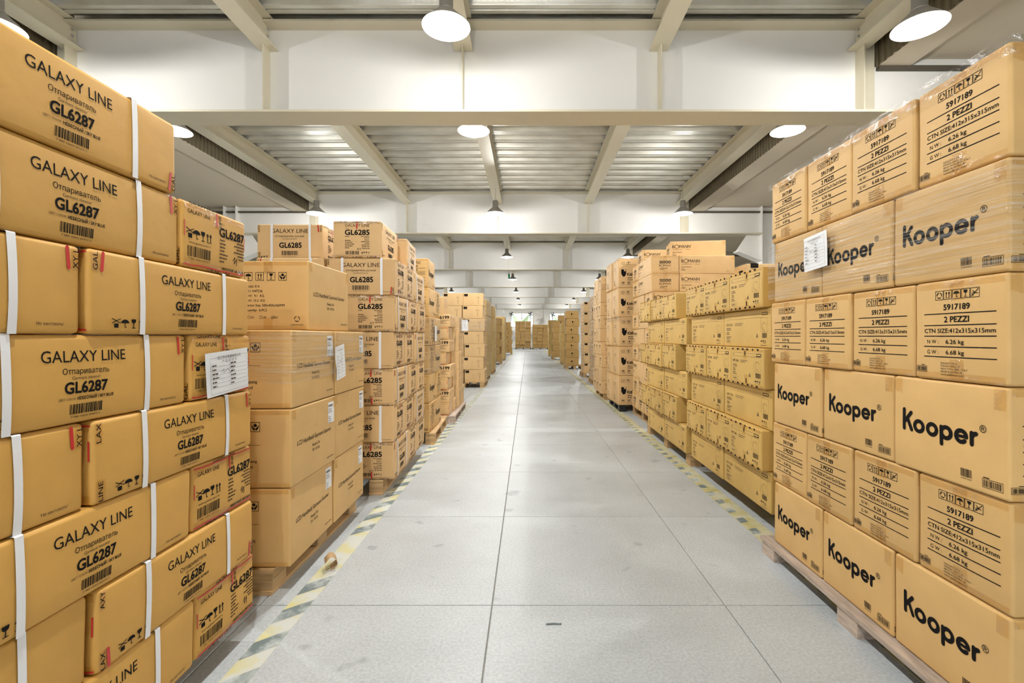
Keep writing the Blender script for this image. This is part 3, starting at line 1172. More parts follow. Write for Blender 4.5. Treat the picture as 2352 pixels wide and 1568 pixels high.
# ---- sealing tapes ------------------------------------------------------------------
def tape_galaxy_long(L, H, seed):
    r = random.Random(seed)
    p = P()
    for sx in (-1, 1):
        for sz in (-1, 1):
            if r.random() < .35:
                continue
            w, h = r.uniform(.018, .030), r.uniform(.045, .060)
            cx, cy = sx * (L / 2 - .004 - w / 2), sz * (H / 2 - .003 - h / 2)
            p.rect(cx, cy, w, h, 'tape')
            t = r.choice(('AXY', 'LAX', 'LINE', 'XY L', 'GAL'))
            p.text(t, cx, cy, .013, h * .85, rot=R(90 if r.random() < .6 else -90))
            if r.random() < .7:
                rr = r.uniform(-.12, .12)
                x0 = cx - sx * (w / 2 + .006)
                p.stroke([(x0, cy - h / 2 + .004), (x0 + rr * .05, cy + h / 2 - .004)], .009, 'red', 2)
    return p
def tape_galaxy_end(Wd, H, seed):
    r = random.Random(seed)
    p = P()
    for sz in (-1, 1):
        p.rect(0, sz * (H / 2 - .016), Wd - .02, .022, 'tape')
        p.text('GALAXY LINE', r.uniform(-.08, .08), sz * (H / 2 - .005), .010, .12, mt='ink')
        if r.random() < .8:
            n = 9
            pts = [(-Wd / 2 + .008 + (Wd - .016) * i / n, sz * (H / 2 - .008 - r.uniform(0, .005))) for i in range(n + 1)]
            p.stroke(pts, .0045, 'red', 2)
        if r.random() < .75:
            x = r.uniform(-.02, .03)
            p.rect(x, sz * (H / 2 - .035), .040, .055, 'tape')
            p.rect(x, sz * (H / 2 - .030), .007, .046, 'red', 1)
            p.text('LINE', x + .016, sz * (H / 2 - .032), .012, .04, rot=R(90))
    for sx in (-1, 1):
        if r.random() < .6:
            p.rect(sx * (Wd / 2 - .010), r.uniform(-.05, .05), .004, .05, 'red', 1)
    return p
def tape_clear(Wd, H, seed):
    p = P()
    for sz in (-1, 1):
        p.rect(0, sz * (H / 2 - .036), .048, .062, 'tape')
        p.rect(0, sz * (H / 2 - .014), Wd - .016, .022, 'tape', 1)
    return p
def tape_corner(L, H, seed):
    r = random.Random(seed)
    p = P()
    for sx in (-1, 1):
        for sz in (1,):
            w, h = .035, r.uniform(.045, .065)
            cx, cy = sx * (L / 2 - .005 - w / 2), sz * (H / 2 - .004 - h / 2)
            p.poly([(cx - w / 2, cy - h / 2 * (.6 if sx < 0 else 1)), (cx + w / 2, cy - h / 2), (cx + w / 2, cy + h / 2), (cx - w / 2, cy + h / 2)], 'tape')
    return p
def tape_dark(Wd, H, seed):
    r = random.Random(seed)
    p = P()
    for sz in (-1, 1):
        p.rect(0, sz * (H / 2 - .012), Wd - .012, .020, 'tape')
        u = -Wd / 2 + .02
        while u < Wd / 2 - .05:
            k = r.uniform(.018, .034)
            p.poly([(u, sz * (H / 2 - .004)), (u + k, sz * (H / 2 - .004)), (u + k * .8, sz * (H / 2 - .015)), (u + k * .2, sz * (H / 2 - .015))][::sz], 'ink', 1)
            u += k + r.uniform(.03, .05)
        x = r.uniform(-.03, .03)
        p.rect(x, sz * (H / 2 - .042), .042, .062, 'tape', 1)
        p.rect(x, sz * (H / 2 - .035), .010, .028, 'ink', 2)
    return p
def tape_hand_end(Wd, H, seed):
    r = random.Random(seed)
    p = P()
    for sz in (-1, 1):
        p.rect(0, sz * (H / 2 - .012), Wd - .014, .018, 'crinkle', 1)
        p.rect(0, sz * (H / 2 - .012), Wd - .014, .018, 'tape')
        for k in range(3):
            p.text(r.choice(('GALAXY', 'LINE', 'AXY LI')), -Wd * .3 + Wd * .3 * k, sz * (H / 2 - .006), .009, .07)
        if r.random() < .8:
            x = r.uniform(-.04, .02)
            p.stroke([(x, sz * (H / 2 - .008)), (x + r.uniform(-.004, .004), sz * (H / 2 - .055))], .010, 'red', 2)
    return p
TAPES = {'gh': tape_hand_end, 'gl': tape_galaxy_long, 'ge': tape_galaxy_end, 'cl': tape_clear, 'co': tape_corner, 'dk': tape_dark}

KINDS = {
    'galaxy_steamer': dict(name='strapped_carton', L=.673, W=.330, H=.2135, mat='gold', amp=.0045, bev=.012, long='galaxy_steamer_long', end='galaxy_steamer_end', straps=(-.18, .18), sw=.0092, tl='gl', te='ge'),
    'galaxy_hand': dict(name='steamer_carton', L=.495, W=.354, H=.270, mat='pale', amp=.0035, bev=.010, long='galaxy_hand_long', end='galaxy_hand_end', straps=(-.135, .150), sw=.009, tl='gl', te='gh'),
    'kooper': dict(name='appliance_carton', L=.406, W=.309, H=.3135, mat='kraft', amp=.0025, bev=.010, long='kooper_long', end='kooper_end', tl='co', te='cl'),
    'handheld': dict(name='large_carton', L=.503, W=.42, H=.3580, mat='kraft', amp=.0020, bev=.008, long='handheld_long', end='handheld_end_address', tl='co', te='cl'),
    'kit': dict(name='fitting_carton', L=.680, W=.457, H=.2435, mat='tan', amp=.0030, bev=.008, long='kit_long', end='kit_end', tl=None, te='dk'),
    'bomann': dict(name='long_carton', L=.70, W=.35, H=.2295, mat='pale', amp=.0025, bev=.006, long='bomann_long', end='bomann_end', tl='co', te='cl'),
    'kitchen': dict(name='cube_carton', L=.48, W=.452, H=.455, mat='pale', amp=.006, bev=.012, long='kitchen_long', end='kitchen_end', tl=None, te='cl'),
    'oval': dict(name='flat_carton', L=.515, W=.315, H=.2390, mat='pale', amp=.003, bev=.006, long='oval_long', end='oval_end', tl=None, te=None),
    'square': dict(name='labelled_carton', L=.455, W=.393, H=.2885, mat='pale', amp=.004, bev=.008, long='square_front', end='square_side', tl=None, te=None),
    'flag': dict(name='flagged_carton', L=.455, W=.393, H=.278, mat='brown', amp=.004, bev=.008, long='flag_front', end='square_side', tl=None, te=None),
    'six': dict(name='short_carton', L=.40, W=.28, H=.1695, mat='pale', amp=.003, bev=.007, long='six_front', end='six_strap', straps=(-.11,), tl='gl', te='ge'),
    'slot': dict(name='narrow_carton', L=.42, W=.22, H=.2795, mat='pale', amp=.003, bev=.006, long='oval_long', end='slot_side', tl=None, te=None),
    'plain': dict(name='plain_carton', L=.490, W=.392, H=.299, mat='brown', amp=.005, bev=.010, long=None, end=None, tl=None, te=None),
    'plain_tan': dict(name='plain_carton', L=.47, W=.373, H=.399, mat='tan', amp=.005, bev=.010, long='slot_side', end='slot_side', tl=None, te=None),
}

class Stack:
    def __init__(s, side, xf, y, z, yaw=0, place='', group=''):
        s.side, s.c, s.z, s.yaw, s.place, s.group = side, Vector((side * xf, y, 0)), z, R(yaw), place, group

    def at(s, a, y):
        c, n = math.cos(s.yaw), math.sin(s.yaw)
        x = s.side * a
        return Vector((s.c.x + x * c - y * n, s.c.y + x * n + y * c, 0))

    def put(s, kind, a, y, z, orient, label, jit=1.0, long_p=True, end_p=True, straps=True, tapes=True, seed=None, rot=0.0, long_key=None, end_key=None):
        """a: setback from the aisle face, y: depth into the stack, z: height of its base"""
        K = KINDS[kind]
        L, W, H = K['L'], K['W'], K['H']
        ea, ey = (W, L) if orient == 'long' else (L, W)
        pos = s.at(a + ea / 2, y + ey / 2)
        sd = rnd.randrange(3) if seed is None else seed
        rz = s.yaw + (R(90) * (-s.side) if orient == 'long' else 0) + R(rot) + R(rnd.uniform(-.5, .5)) * jit
        pos.x += rnd.uniform(-.006, .006) * jit
        pos.y += rnd.uniform(-.002, .002) * jit
        o = link(K['name'], carton_mesh(K['name'], L, W, H, K['mat'], sd, K['amp'], K['bev']) if False else carton_mesh(kind, L, W, H, K['mat'], sd, K['amp'], K['bev']), None, (pos.x, pos.y, z), (0, 0, rz))
        tag(o, label, 'carton', s.group or None)
        endf = ('-x' if s.side < 0 else '+x') if orient == 'long' else ('+x' if s.side < 0 else '-x')
        lk, ek = long_key or K['long'], end_key or K['end']
        if lk and long_p:
            stuff(link('printing', print_mesh(lk, kind, '-y', sd), o))
        if ek and end_p:
            stuff(link('printing', print_mesh(ek, kind, endf, sd), o))
        if straps:
            for x in K.get('straps', ()):
                link('strap', strap_mesh(kind, sd, x), o)
        if tapes:
            for tk, fc, wd in ((K['tl'], '-y', L), (K['te'], endf, W)):
                if tk:
                    key = '%s_tape_%s_%s_%d' % (kind, tk, fc, sd)
                    if key not in PR:
                        PR[key] = TAPES[tk](wd, H, sd * 7 + 3)
                    stuff(link('sealing_tape', print_mesh(key, kind, fc, sd, 0.0012), o))
        return o

# ------------------------------------------------------------------ pallets
def pallet(label, x0, x1, y0, y1, h, mt='wood', yaw=0, bottom=True, boards='y', group=None):
    """wooden block pallet: deck boards, nine blocks, bottom boards"""
    t = bpy.data.objects.new('wooden_pallet', None)
    COL.objects.link(t)
    cx, cy = (x0 + x1) / 2, (y0 + y1) / 2
    t.location = (cx, cy, 0)
    t.rotation_euler = (0, 0, R(yaw))
    tag(t, label, 'pallet', group or 'wooden pallets under the stacks')
    w, d = x1 - x0, y1 - y0
    tb = 0.018
    zb = tb if bottom else 0.0
    bw = 0.10
    bm_ = MB()
    if boards == 'y':
        n = max(5, int(w / .16))
        bm_.box(-bw / 2, bw / 2, -d / 2, d / 2, 0, tb, mt)
        me = bm_.mesh('deck_board')
        for i in range(n):
            link('deck_board', me, t, (-w / 2 + bw / 2 + (w - bw) * i / (n - 1), rnd.uniform(-.006, .006), h - tb))
    else:
        n = max(5, int(d / .16))
        bm_.box(-w / 2, w / 2, -bw / 2, bw / 2, 0, tb, mt)
        me = bm_.mesh('deck_board')
        for i in range(n):
            link('deck_board', me, t, (rnd.uniform(-.006, .006), -d / 2 + bw / 2 + (d - bw) * i / (n - 1), h - tb))
    kb = MB()
    kb.box(-.05, .05, -.06, .06, zb, h - tb, mt)
    kme = kb.mesh('block')
    for i in (-1, 0, 1):
        for j in (-1, 0, 1):
            link('block', kme, t, (i * (w / 2 - .055), j * (d / 2 - .07), 0))
    if bottom:
        bb = MB()
        bb.box(-.05, .05, -d / 2, d / 2, 0, tb, mt)
        bme = bb.mesh('bottom_board')
        for i in (-1, 0, 1):
            link('bottom_board', bme, t, (i * (w / 2 - .055), 0, 0))
    return t

def rowname(i, n):
    """row i counted from the bottom of n rows"""
    if i == 0:
        return 'bottom row'
    if i == n - 1:
        return 'top row'
    if i <= n // 2:
        return ORD[i] + ' row up'
    return ORD[n - 1 - i] + ' row from top'

NF = {1: [''], 2: ['nearer', 'farther'], 3: ['nearest', 'middle', 'farthest'], 4: ['nearest', 'second nearest', 'third nearest', 'farthest']}

# ------------------------------------------------------------------ left front stack (strapped cartons)
L1 = Stack(-1, 1.08, 0, 0, 0, group='strapped cartons of the left front stack')
H1, z0 = .2150, 0.10
for r in range(8):
    z = z0 + r * H1
    off = (.030, .015, .012, .005, -.008, -.010, -.035, -.055)[r]
    rn = rowname(r, 8)
    if r == 7:
        L1.put('galaxy_steamer', .004, .840 + off, z, 'long', 'golden strapped carton lying alone on top of the left front stack', seed=1)
    elif r % 2 == 0:
        L1.put('galaxy_steamer', rnd.uniform(-.004, .006), .840 + off, z, 'long', 'golden strapped carton, long side out, left front stack, %s' % rn)
        L1.put('galaxy_steamer', .004, 1.526 + off, z, 'end', 'golden carton, printed end out, left front stack, %s' % rn)
    else:
        L1.put('galaxy_steamer', rnd.uniform(-.002, .008), 1.178 + off, z, 'long', 'golden strapped carton, long side out, far half, left front stack, %s' % rn, end_p=False)
        L1.put('galaxy_steamer', 0.006, .490 + off, z, 'long', 'golden strapped carton cut by left picture edge, front stack, %s' % rn)
for r in range(7):  # unseen back layer, added to block light from the left lamps
    L1.put('galaxy_steamer', .70, 1.180, z0 + r * H1, 'end', 'unseen golden carton added behind left front stack to block light, %s' % rowname(r, 7), end_p=False, tapes=False)
pallet('pallet hidden under the strapped cartons of the left front stack', -1.72, -1.27, .50, 1.80, .10)

# ------------------------------------------------------------------ left second stack (large plain-sided cartons)
L2 = Stack(-1, 1.072, 2.158, 0, 1.0, group='large cartons of the second left stack')
for r in range(3):
    z = .119 + r * .3605
    for c in range(2):
        L2.put('handheld', rnd.uniform(0, .008), c * .512, z, 'long', 'large smooth kraft carton, second left stack, %s, %s one' % (('bottom row', 'middle row', 'third row')[r], NF[2][c]),
               end_p=(c == 0), long_key='handheld_long_sticker')
L2.put('handheld', .035, .29, .119 + 3 * .3605, 'long', 'large kraft carton with handling icons alone on top of second left stack', rot=-2.5, end_key='handheld_end_spec', long_key='handheld_long')
pallet('pallet with a pale bottom board under the large kraft cartons, second on left', -1.58, -1.150, 2.14, 3.20, .117, 'wood')

# ------------------------------------------------------------------ left third stack
L3 = Stack(-1, .987, 3.50, 0, 2.0, group='steamer cartons of the third left stack')
H3, z3 = .2720, .115
for r in range(7):
    z = z3 + r * H3
    rn = rowname(r, 7)
    j = rnd.uniform(-.006, .008)
    if r == 6:
        L3.put('galaxy_hand', .088, 0.0, z, 'long', 'steamer carton on top row of third left stack, nearest the aisle corner', straps=False)
        L3.put('galaxy_hand', .055, .62, z, 'long', 'steamer carton standing apart at rear of top row, third left stack', straps=True, rot=3)
        L3.put('galaxy_hand', .56, .12, z, 'end', 'strapped steamer carton on top row of third left stack, farthest from aisle', rot=-1.5)
    elif r % 2 == 0:
        for c, (y, orr) in enumerate(((0, 'long'), (.505, 'end'), (.868, 'end'))):
            L3.put('galaxy_hand', j, y, z, orr, 'steamer carton in third left stack, %s, %s from camera' % (rn, ORD[c]), straps=(c == 0), end_p=True, long_p=(c == 0))
        if r == 4:
            L3.put('galaxy_hand', .375, .0, z, 'end', 'strapped steamer carton one in from aisle, third left stack, %s' % rn)
    else:
        for c, (y, orr) in enumerate(((0, 'end'), (.363, 'end'), (.730, 'long'))):
            L3.put('galaxy_hand', j, y, z, orr, 'steamer carton in third left stack, %s, %s from camera' % (rn, ORD[c]), straps=(c != 1), end_p=True)
        if r == 5:
            L3.put('galaxy_hand', .512, .02, z, 'end', 'strapped steamer carton one in from aisle, third left stack, %s' % rn)
pallet('pallet with jutting board ends under the steamer cartons, third on left', -1.95, -1.085, 3.48, 4.70, .113, 'wood', 2.0)

# ------------------------------------------------------------------ left fourth stack
L4 = Stack(-1, 1.065, 5.14, 0, 1.0, group='appliance cartons of the fourth left stack')
for r in range(6):
    z = .125 + r * .3150
    rn = rowname(r, 6)
    a = (0, .0, .0, .0, .01, .015)[r]
    if r == 5:
        L4.put('kooper', a, 0, z, 'long', 'appliance carton alone on the aisle side of fourth left stack, top row')
        L4.put('kooper', .33, .02, z, 'end', 'appliance carton away from the aisle on fourth left stack, top row')
    elif r in (4, 1):
        L4.put('kooper', a, 0, z, 'long', 'appliance carton with wordmark out, fourth left stack, %s, nearer' % rn)
        L4.put('kooper', a, .416, z, 'end', 'appliance carton with spec print out, fourth left stack, %s, farther' % rn)
    else:
        L4.put('kooper', a, 0, z, 'end', 'appliance carton with spec print out, fourth left stack, %s, nearer' % rn)
        L4.put('kooper', a, .320, z, 'long', 'appliance carton with wordmark out, fourth left stack, %s, farther' % rn)
pallet('pallet jutting into the aisle under fourth left stack', -1.98, -1.03, 5.10, 6.25, .123, 'wood', 3.0)

# ------------------------------------------------------------------ left fifth stack (short cartons, narrow ones behind)
L5 = Stack(-1, 1.035, 6.38, 0, 1.5, group='short cartons of the fifth left stack')
for r in range(8):
    z = .105 + r * .1700
    rn = rowname(r, 8)
    if r % 2:
        a = .02 + rnd.uniform(-.02, .02)
        L5.put('six', a, 0, z, 'end', 'short carton with big number, fifth left stack, %s, at the front' % rn, tapes=False, straps=False)
        L5.put('six', a + .005, .285, z, 'end', 'short carton behind the numbered one, fifth left stack, %s' % rn, tapes=False, straps=False, long_p=False)
    else:
        a = rnd.uniform(-.02, .02)
        L5.put('six', a + .04, 0, z, 'long', 'short strapped carton with red tape, fifth left stack, %s, at the front' % rn, long_p=False)
        L5.put('six', a + .02, .42, z, 'end', 'short carton behind the red-taped one, fifth left stack, %s' % rn, tapes=False, straps=False, long_p=False)
L5.group = 'narrow cartons of the fifth left stack'
for r in range(4):
    for c in range(3):
        L5.put('slot', -.02, .74 + c * .229, .105 + r * .280, 'end', 'narrow carton with dark print, rear of fifth left stack, %s, %s' % (('bottom row', 'second row', 'third row', 'top row')[r], NF[3][c]), long_p=False)
L5.group = 'cartons on top of the fifth left stack'
L5.put('oval', -.01, .84, 1.225, 'long', 'film-wrapped carton on the narrow cartons of fifth left stack')
L5.put('oval', .10, .02, 1.466, 'end', 'wide carton lying on the short cartons of fifth left stack', end_p=False)
L5.put('oval', .30, .05, 1.707, 'long', 'topmost small carton of fifth left stack', end_p=False)
pallet('weathered pallet under the short cartons of fifth left stack', -1.75, -.99, 6.34, 7.75, .103, 'wood_grey', 1.5)

# ------------------------------------------------------------------ farther stacks, row by row
def simple(S, kind, name, rows, h, cols, orient, z, front_only=True, second=None, dz=0, wob=.012):
    """rows of one kind of carton; cols = setback/depth/orientation of each carton in a row"""
    for r in range(rows):
        rn = rowname(r, rows)
        w_ = rnd.uniform(-wob, wob)
        cc = cols[r % len(cols)]
        for c, (a, y, orr) in enumerate(cc):
            lb = 'carton in %s, %s' % (name, rn)
            if len(cc) > 1:
                lb += ', %s' % ('one lane in' if a > .38 else NF[sum(1 for q in cc if q[0] <= .38)][c])
            S.put(kind, a + w_, y, z + r * h, orr, lb, tapes=False, jit=1.0)

L6 = Stack(-1, .985, 10.8, 0, 1.0, group='cartons with black square marks, left')
simple(L6, 'square', 'black-marked stack, left', 6, .2905,
       [[(.0, 0, 'end'), (0, .41, 'end'), (.47, 0, 'end')], [(.03, 0, 'end'), (.02, .41, 'end'), (.50, 0, 'end')]], 'end', .12)
L6.put('square', .02, 0, .12 + 6 * .2905, 'end', 'black-marked carton on the left stack, top layer, aisle side', tapes=False)
L6.put('square', .49, .0, .12 + 6 * .2905, 'end', 'black-marked carton on the left stack, top layer, wall side', tapes=False)
pallet('pallet under the black-marked stack left of the aisle', -1.95, -.98, 10.75, 11.7, .118)
L7 = Stack(-1, 1.04, 12.0, 0, 0, group='tall tan cartons, left')
simple(L7, 'plain_tan', 'first tall tan stack, left', 5, .401, [[(0, 0, 'end'), (0, .385, 'end'), (0, .77, 'end'), (0, 1.155, 'end')]], 'end', .10)
pallet('pallet under the tall tan cartons on left', -2.0, -1.06, 12.0, 13.5, .098)
L7b = Stack(-1, 1.03, 14.6, 0, 0, group='tan cartons farther left')
simple(L7b, 'plain_tan', 'second tall tan stack, left', 5, .401, [[(0.02, 0, 'end'), (0, .385, 'end'), (0.02, .77, 'end')]], 'end', .10)
pallet('pallet under the second tall tan stack on left', -2.0, -1.06, 14.6, 15.8, .098)
L8 = Stack(-1, 1.12, 19.8, 0, 0, group='brown cartons, left')
simple(L8, 'plain', 'brown stack, left', 6, .301, [[(0, 0, 'end'), (0, .405, 'end')], [(.05, 0, 'long'), (.0, .505, 'end')]], 'end', .12)
pallet('pallet under the brown stack on left', -1.9, -1.1, 19.75, 20.8, .118)
L8b = Stack(-1, 1.10, 22.6, 0, 0, group='tan cartons, left rear')
simple(L8b, 'plain_tan', 'third tall tan stack, left', 5, .401, [[(0, 0, 'end'), (.0, .385, 'end'), (0, .77, 'end')]], 'end', .10)
pallet('pallet under the tan stack at left rear', -1.9, -1.1, 22.6, 23.8, .098)
L9 = Stack(-1, 1.0, 30.5, 0, 0, group='marked cartons, far left')
simple(L9, 'flag', 'last brown stack, left', 6, .280, [[(0, 0, 'end'), (.47, 0, 'end')], [(.05, 0, 'end'), (.50, 0, 'end')]], 'end', .12)
L9.put('flag', .10, 0, .12 + 6 * .280, 'end', 'topmost carton of last brown stack on left', tapes=False)
pallet('pallet under the last brown stack on left', -2.0, -1.0, 30.45, 31.2, .118)

# ------------------------------------------------------------------ right front stack (round wordmark cartons)
R1 = Stack(1, 1.310, 1.290, 0, 0, group='appliance cartons of the right front stack')
for r in range(6):
    z = .086 + r * .3152
    rn = rowname(r, 6)
    off = rnd.uniform(-.004, .004)
    if r % 2:
        for c in range(4):
            R1.put('kooper', off + rnd.uniform(-.002, .004), c * .3150, z, 'end', 'kraft carton with spec print, right front stack, %s, %s' % (rn, NF[4][c]), jit=.5)
    else:
        for c in range(3):
            R1.put('kooper', off + rnd.uniform(-.002, .004), c * .4130, z, 'long', 'kraft carton with round wordmark, right front stack, %s, %s' % (rn, NF[3][c]), jit=.5)
pallet('weathered low pallet jutting out under the right front stack', 1.268, 2.25, 1.20, 2.585, .085, 'wood_grey', bottom=False)

# ------------------------------------------------------------------ right second and third stacks (fitting cartons)
R2 = Stack(1, 1.430, 2.80, 0, 0, group='fitting cartons of the second right stack')
for r in range(6):
    z = .118 + r * .2450
    rn = rowname(r, 6)
    if r % 2:
        for c in range(3):
            R2.put('kit', rnd.uniform(-.038, -.026), c * .465 + (.02, .0, .02)[r // 2], z, 'end', 'fitting carton, short side out, second right stack, %s, %s' % (rn, NF[3][c]), long_p=False)
    else:
        for c in range(2):
            R2.put('kit', .004, -.01 + c * .690, z, 'long', 'fitting carton, long side out, second right stack, %s, %s' % (rn, NF[2][c]), end_p=False, tapes=False)
pallet('pallet in deep shade under the second right stack', 1.62, 2.45, 2.82, 4.18, .116)
R3 = Stack(1, 1.420, 4.27, 0, 0, group='fitting cartons of the third right stack')
for r in range(6):
    z = .112 + r * .2450
    rn = rowname(r, 6)
    if r % 2:
        for c in range(3):
            R3.put('kit', rnd.uniform(-.036, -.022), .20 + c * .465, z, 'end', 'fitting carton, short side out, third right stack, %s, %s' % (rn, NF[3][c]), long_key='kit_end_dark')
    else:
        for c in range(2):
            R3.put('kit', .004, c * .690, z, 'long', 'fitting carton, long side out, third right stack, %s, %s' % (rn, NF[2][c]), end_key='kit_end_dark', tapes=False)
pallet('pallet with showing blocks under the third right stack', 1.455, 2.35, 4.25, 5.80, .110, bottom=False)

# carton stack one lane behind the second and third right stacks
RB = Stack(1, 2.44, 5.30, 0, 0, group='cartons one lane back on the right')
for r in range(6):
    RB.put('oval', 0, 0, .10 + r * .3205 if False else .54 + r * .2400, 'end', 'carton in the lane behind the fitting cartons, %s' % rowname(r, 6), tapes=False, long_key='square_front')
boxobj_t = pallet('pallet stack in the lane behind the fitting cartons', 2.44, 3.4, 5.28, 5.70, .538, 'wood')

# ------------------------------------------------------------------ right fourth stack (long cartons)
R4 = Stack(1, 1.570, 6.02, 0, 0, group='long cartons of the fourth right stack')
for r in range(9):
    z = .125 + r * .2300
    rn = rowname(r, 10)
    if r in (7, 8):
        R4.put('bomann', .0, 0.0, z, 'long', 'long carton, end toward camera, aisle corner, fourth right stack, %s' % rn)
        R4.put('bomann', .0, .715, z, 'end', 'long carton at the rear aisle corner, fourth right stack, %s' % rn)
        R4.put('bomann', .358, 0.0, z, 'end', 'long carton broadside to camera, fourth right stack, %s' % rn, end_p=False)
    elif r % 2:
        R4.put('bomann', .0, 0.0, z, 'long', 'long carton lying along the aisle, fourth right stack, %s, nearer' % rn)
        R4.put('bomann', .0, .73, z, 'end', 'long carton lying across, fourth right stack, %s, rear' % rn)
    elif r == 0:
        for c in range(3):
            R4.put('bomann', .0, c * .37, z, 'end', 'long carton lying across, fourth right stack, bottom row, %s' % NF[3][c])
    else:
        R4.put('bomann', .0, .0, z, 'end', 'long carton lying across, fourth right stack, %s, nearer' % rn)
        R4.put('bomann', .01, .40, z, 'long', 'long carton lying along the aisle, fourth right stack, %s, rear' % rn)
R4.put('bomann', .34, .22, .125 + 9 * .2300, 'end', 'topmost long carton turned askew on the fourth right stack', rot=-8)
R4.put('bomann', .10, .85, .125 + 9 * .2300, 'end', 'topmost carton at the rear corner of the fourth right stack', rot=-3)
pallet('pallet under the long cartons, fourth on right', 1.60, 2.60, 6.00, 7.25, .123)

# ------------------------------------------------------------------ right fifth to eighth stacks
R5 = Stack(1, 1.405, 7.36, 0, 1.0, group='cube cartons with dark shield print')
for r in range(5):
    rn = rowname(r, 5)
    for c in range(2):
        R5.put('kitchen', rnd.uniform(-.01, .015), c * .476, .10 + r * .4560, 'end', 'big cube carton, fifth right stack, %s, %s' % (rn, NF[2][c]))
pallet('dark pallet under the big cube cartons on right', 1.42, 2.4, 7.36, 8.3, .098, 'black')
R6 = Stack(1, 1.345, 8.72, 0, 0, group='flat cartons of the sixth right stack')
simple(R6, 'oval', 'sixth right stack', 9, .2400, [[(0, 0, 'end'), (0, .33, 'end'), (0, .66, 'end')], [(0, 0, 'long'), (0, .53, 'end')], [(0, .0, 'end'), (0, .33, 'long')]], 'end', .11)
pallet('pallet under the flat cartons, sixth on right', 1.40, 2.1, 8.74, 9.8, .108)
R7 = Stack(1, 1.575, 11.3, 0, 0, group='cartons with black square marks, right')
simple(R7, 'square', 'nearer black-marked stack, right', 7, .2905, [[(0, 0, 'end'), (.0, .41, 'end')], [(.02, 0, 'end'), (0, .41, 'end')]], 'end', .12)
pallet('pallet under the black-marked stack right of the aisle', 1.56, 2.3, 11.25, 12.3, .118)
R8 = Stack(1, 1.60, 13.5, 0, 0, group='cartons with black square marks, farther right')
simple(R8, 'square', 'farther black-marked stack, right', 7, .2905, [[(0, 0, 'end'), (.0, .41, 'end')]], 'end', .12)
pallet('pallet under the second black-marked stack on right', 1.58, 2.3, 13.45, 14.5, .118)
R9 = Stack(1, 1.36, 16.9, 0, 0, group='cartons with a small flag mark, right')
simple(R9, 'flag', 'flag-marked stack, right', 7, .280, [[(0, 0, 'end'), (0, .41, 'end')], [(.03, 0, 'end'), (0, .41, 'end')]], 'end', .12)
pallet('pallet under the flag-marked brown stack on right', 1.35, 2.0, 16.85, 17.8, .118)
R10 = Stack(1, 1.38, 19.5, 0, 0, group='tan cartons, right rear')
simple(R10, 'plain_tan', 'low tan stack, right', 4, .401, [[(0, 0, 'end'), (0, .385, 'end'), (0, .77, 'end')]], 'end', .10)
pallet('pallet under the tan stack on right', 1.4, 2.0, 19.5, 20.6, .098)
R11 = Stack(1, 1.235, 23.8, 0, 0, group='brown cartons, right rear')
simple(R11, 'plain', 'dark brown stack, right', 6, .301, [[(0, 0, 'end'), (.0, .405, 'end'), (.51, 0, 'end')], [(.03, 0, 'long'), (.0, .505, 'end'), (.45, 0, 'long')]], 'end', .12)
R11.put('plain', .30, 0, .12 + 6 * .301, 'end', 'topmost carton of the dark brown stack at right rear', tapes=False)
pallet('pallet under the dark brown stack at right rear', 1.22, 2.2, 23.75, 24.7, .118)
R12 = Stack(1, 1.22, 27.5, 0, 0, group='tan cartons, far right')
simple(R12, 'plain_tan', 'last tan stack, right', 5, .401, [[(0, 0, 'end'), (0, .385, 'end'), (0, .77, 'end')]], 'end', .10)
pallet('pallet under the last tan stack on right', 1.24, 2.0, 27.5, 28.6, .098)

# two stacks closing the aisle at the far end
def end_stack(x0, name, group, seed, rows, top):
    S = Stack(1, x0, 43.0, 0, 0, group=group)
    r_ = random.Random(seed)
    for r in range(rows):
        rn = rowname(r, rows)
        order = ['end', 'end', 'long']
        r_.shuffle(order)
        cc, u = [], 0.0
        for q in order:
            cc.append((u, q))
            u += (.49 if q == 'end' else .392) + r_.uniform(.010, .022)
        for c, (a, orr) in enumerate(cc):
            S.put('plain', a, r_.uniform(-.10, .10), .10 + r * .3035, orr, 'carton in %s, %s, %s from left' % (name, rn, ORD[c]), tapes=False)
    pallet('dark pallet under %s' % name, x0, x0 + 1.46, 42.95, 44.0, .098, 'black')
end_stack(-1.12, 'left stack closing the aisle', 'cartons closing the aisle, left', 0, 8, 0)
end_stack(.43, 'right stack closing the aisle', 'cartons closing the aisle, right', 1, 7, 0)

# ------------------------------------------------------------------ stretch film and paper forms
def film(label, pts, z0, z1, mt, nz=8, wob=.003, lift=0, group=None, name='stretch_film'):
    """sheet of clear film following a plan path, faintly rippled"""
    path = []
    for (xa, ya), (xb, yb) in zip(pts, pts[1:]):
        n = max(2, int(math.hypot(xb - xa, yb - ya) / .03))
        for i in range(n):
            path.append((xa + (xb - xa) * i / n, ya + (yb - ya) * i / n))
    path.append(pts[-1])
    b = MB()
    vs, fs = [], []
    for i, (x, y) in enumerate(path):
        for k in range(nz + 1):
            z = z0 + (z1 - z0) * k / nz
            q = noise.noise_vector(Vector((x * 9, y * 9, z * 30))) * wob
            vs.append((x + q.x, y + q.y, z + (q.z * 3 if k in (0, nz) else 0)))
    m_ = nz + 1
    for i in range(len(path) - 1):
        for k in range(nz):
            fs.append((i * m_ + k, (i + 1) * m_ + k, (i + 1) * m_ + k + 1, i * m_ + k + 1))
    b.add(vs, fs, mt)
    o = link(name, b.mesh(name, True))
    return tag(o, label, 'film', group)
zr = lambda r: .086 + r * .3152
film('clear film wound round the second row from top of right front stack', [(1.90, 1.272), (1.300, 1.272), (1.290, 1.285), (1.290, 2.545), (1.302, 2.565)], zr(4) + .02, zr(4) + .305, 'film', 12)
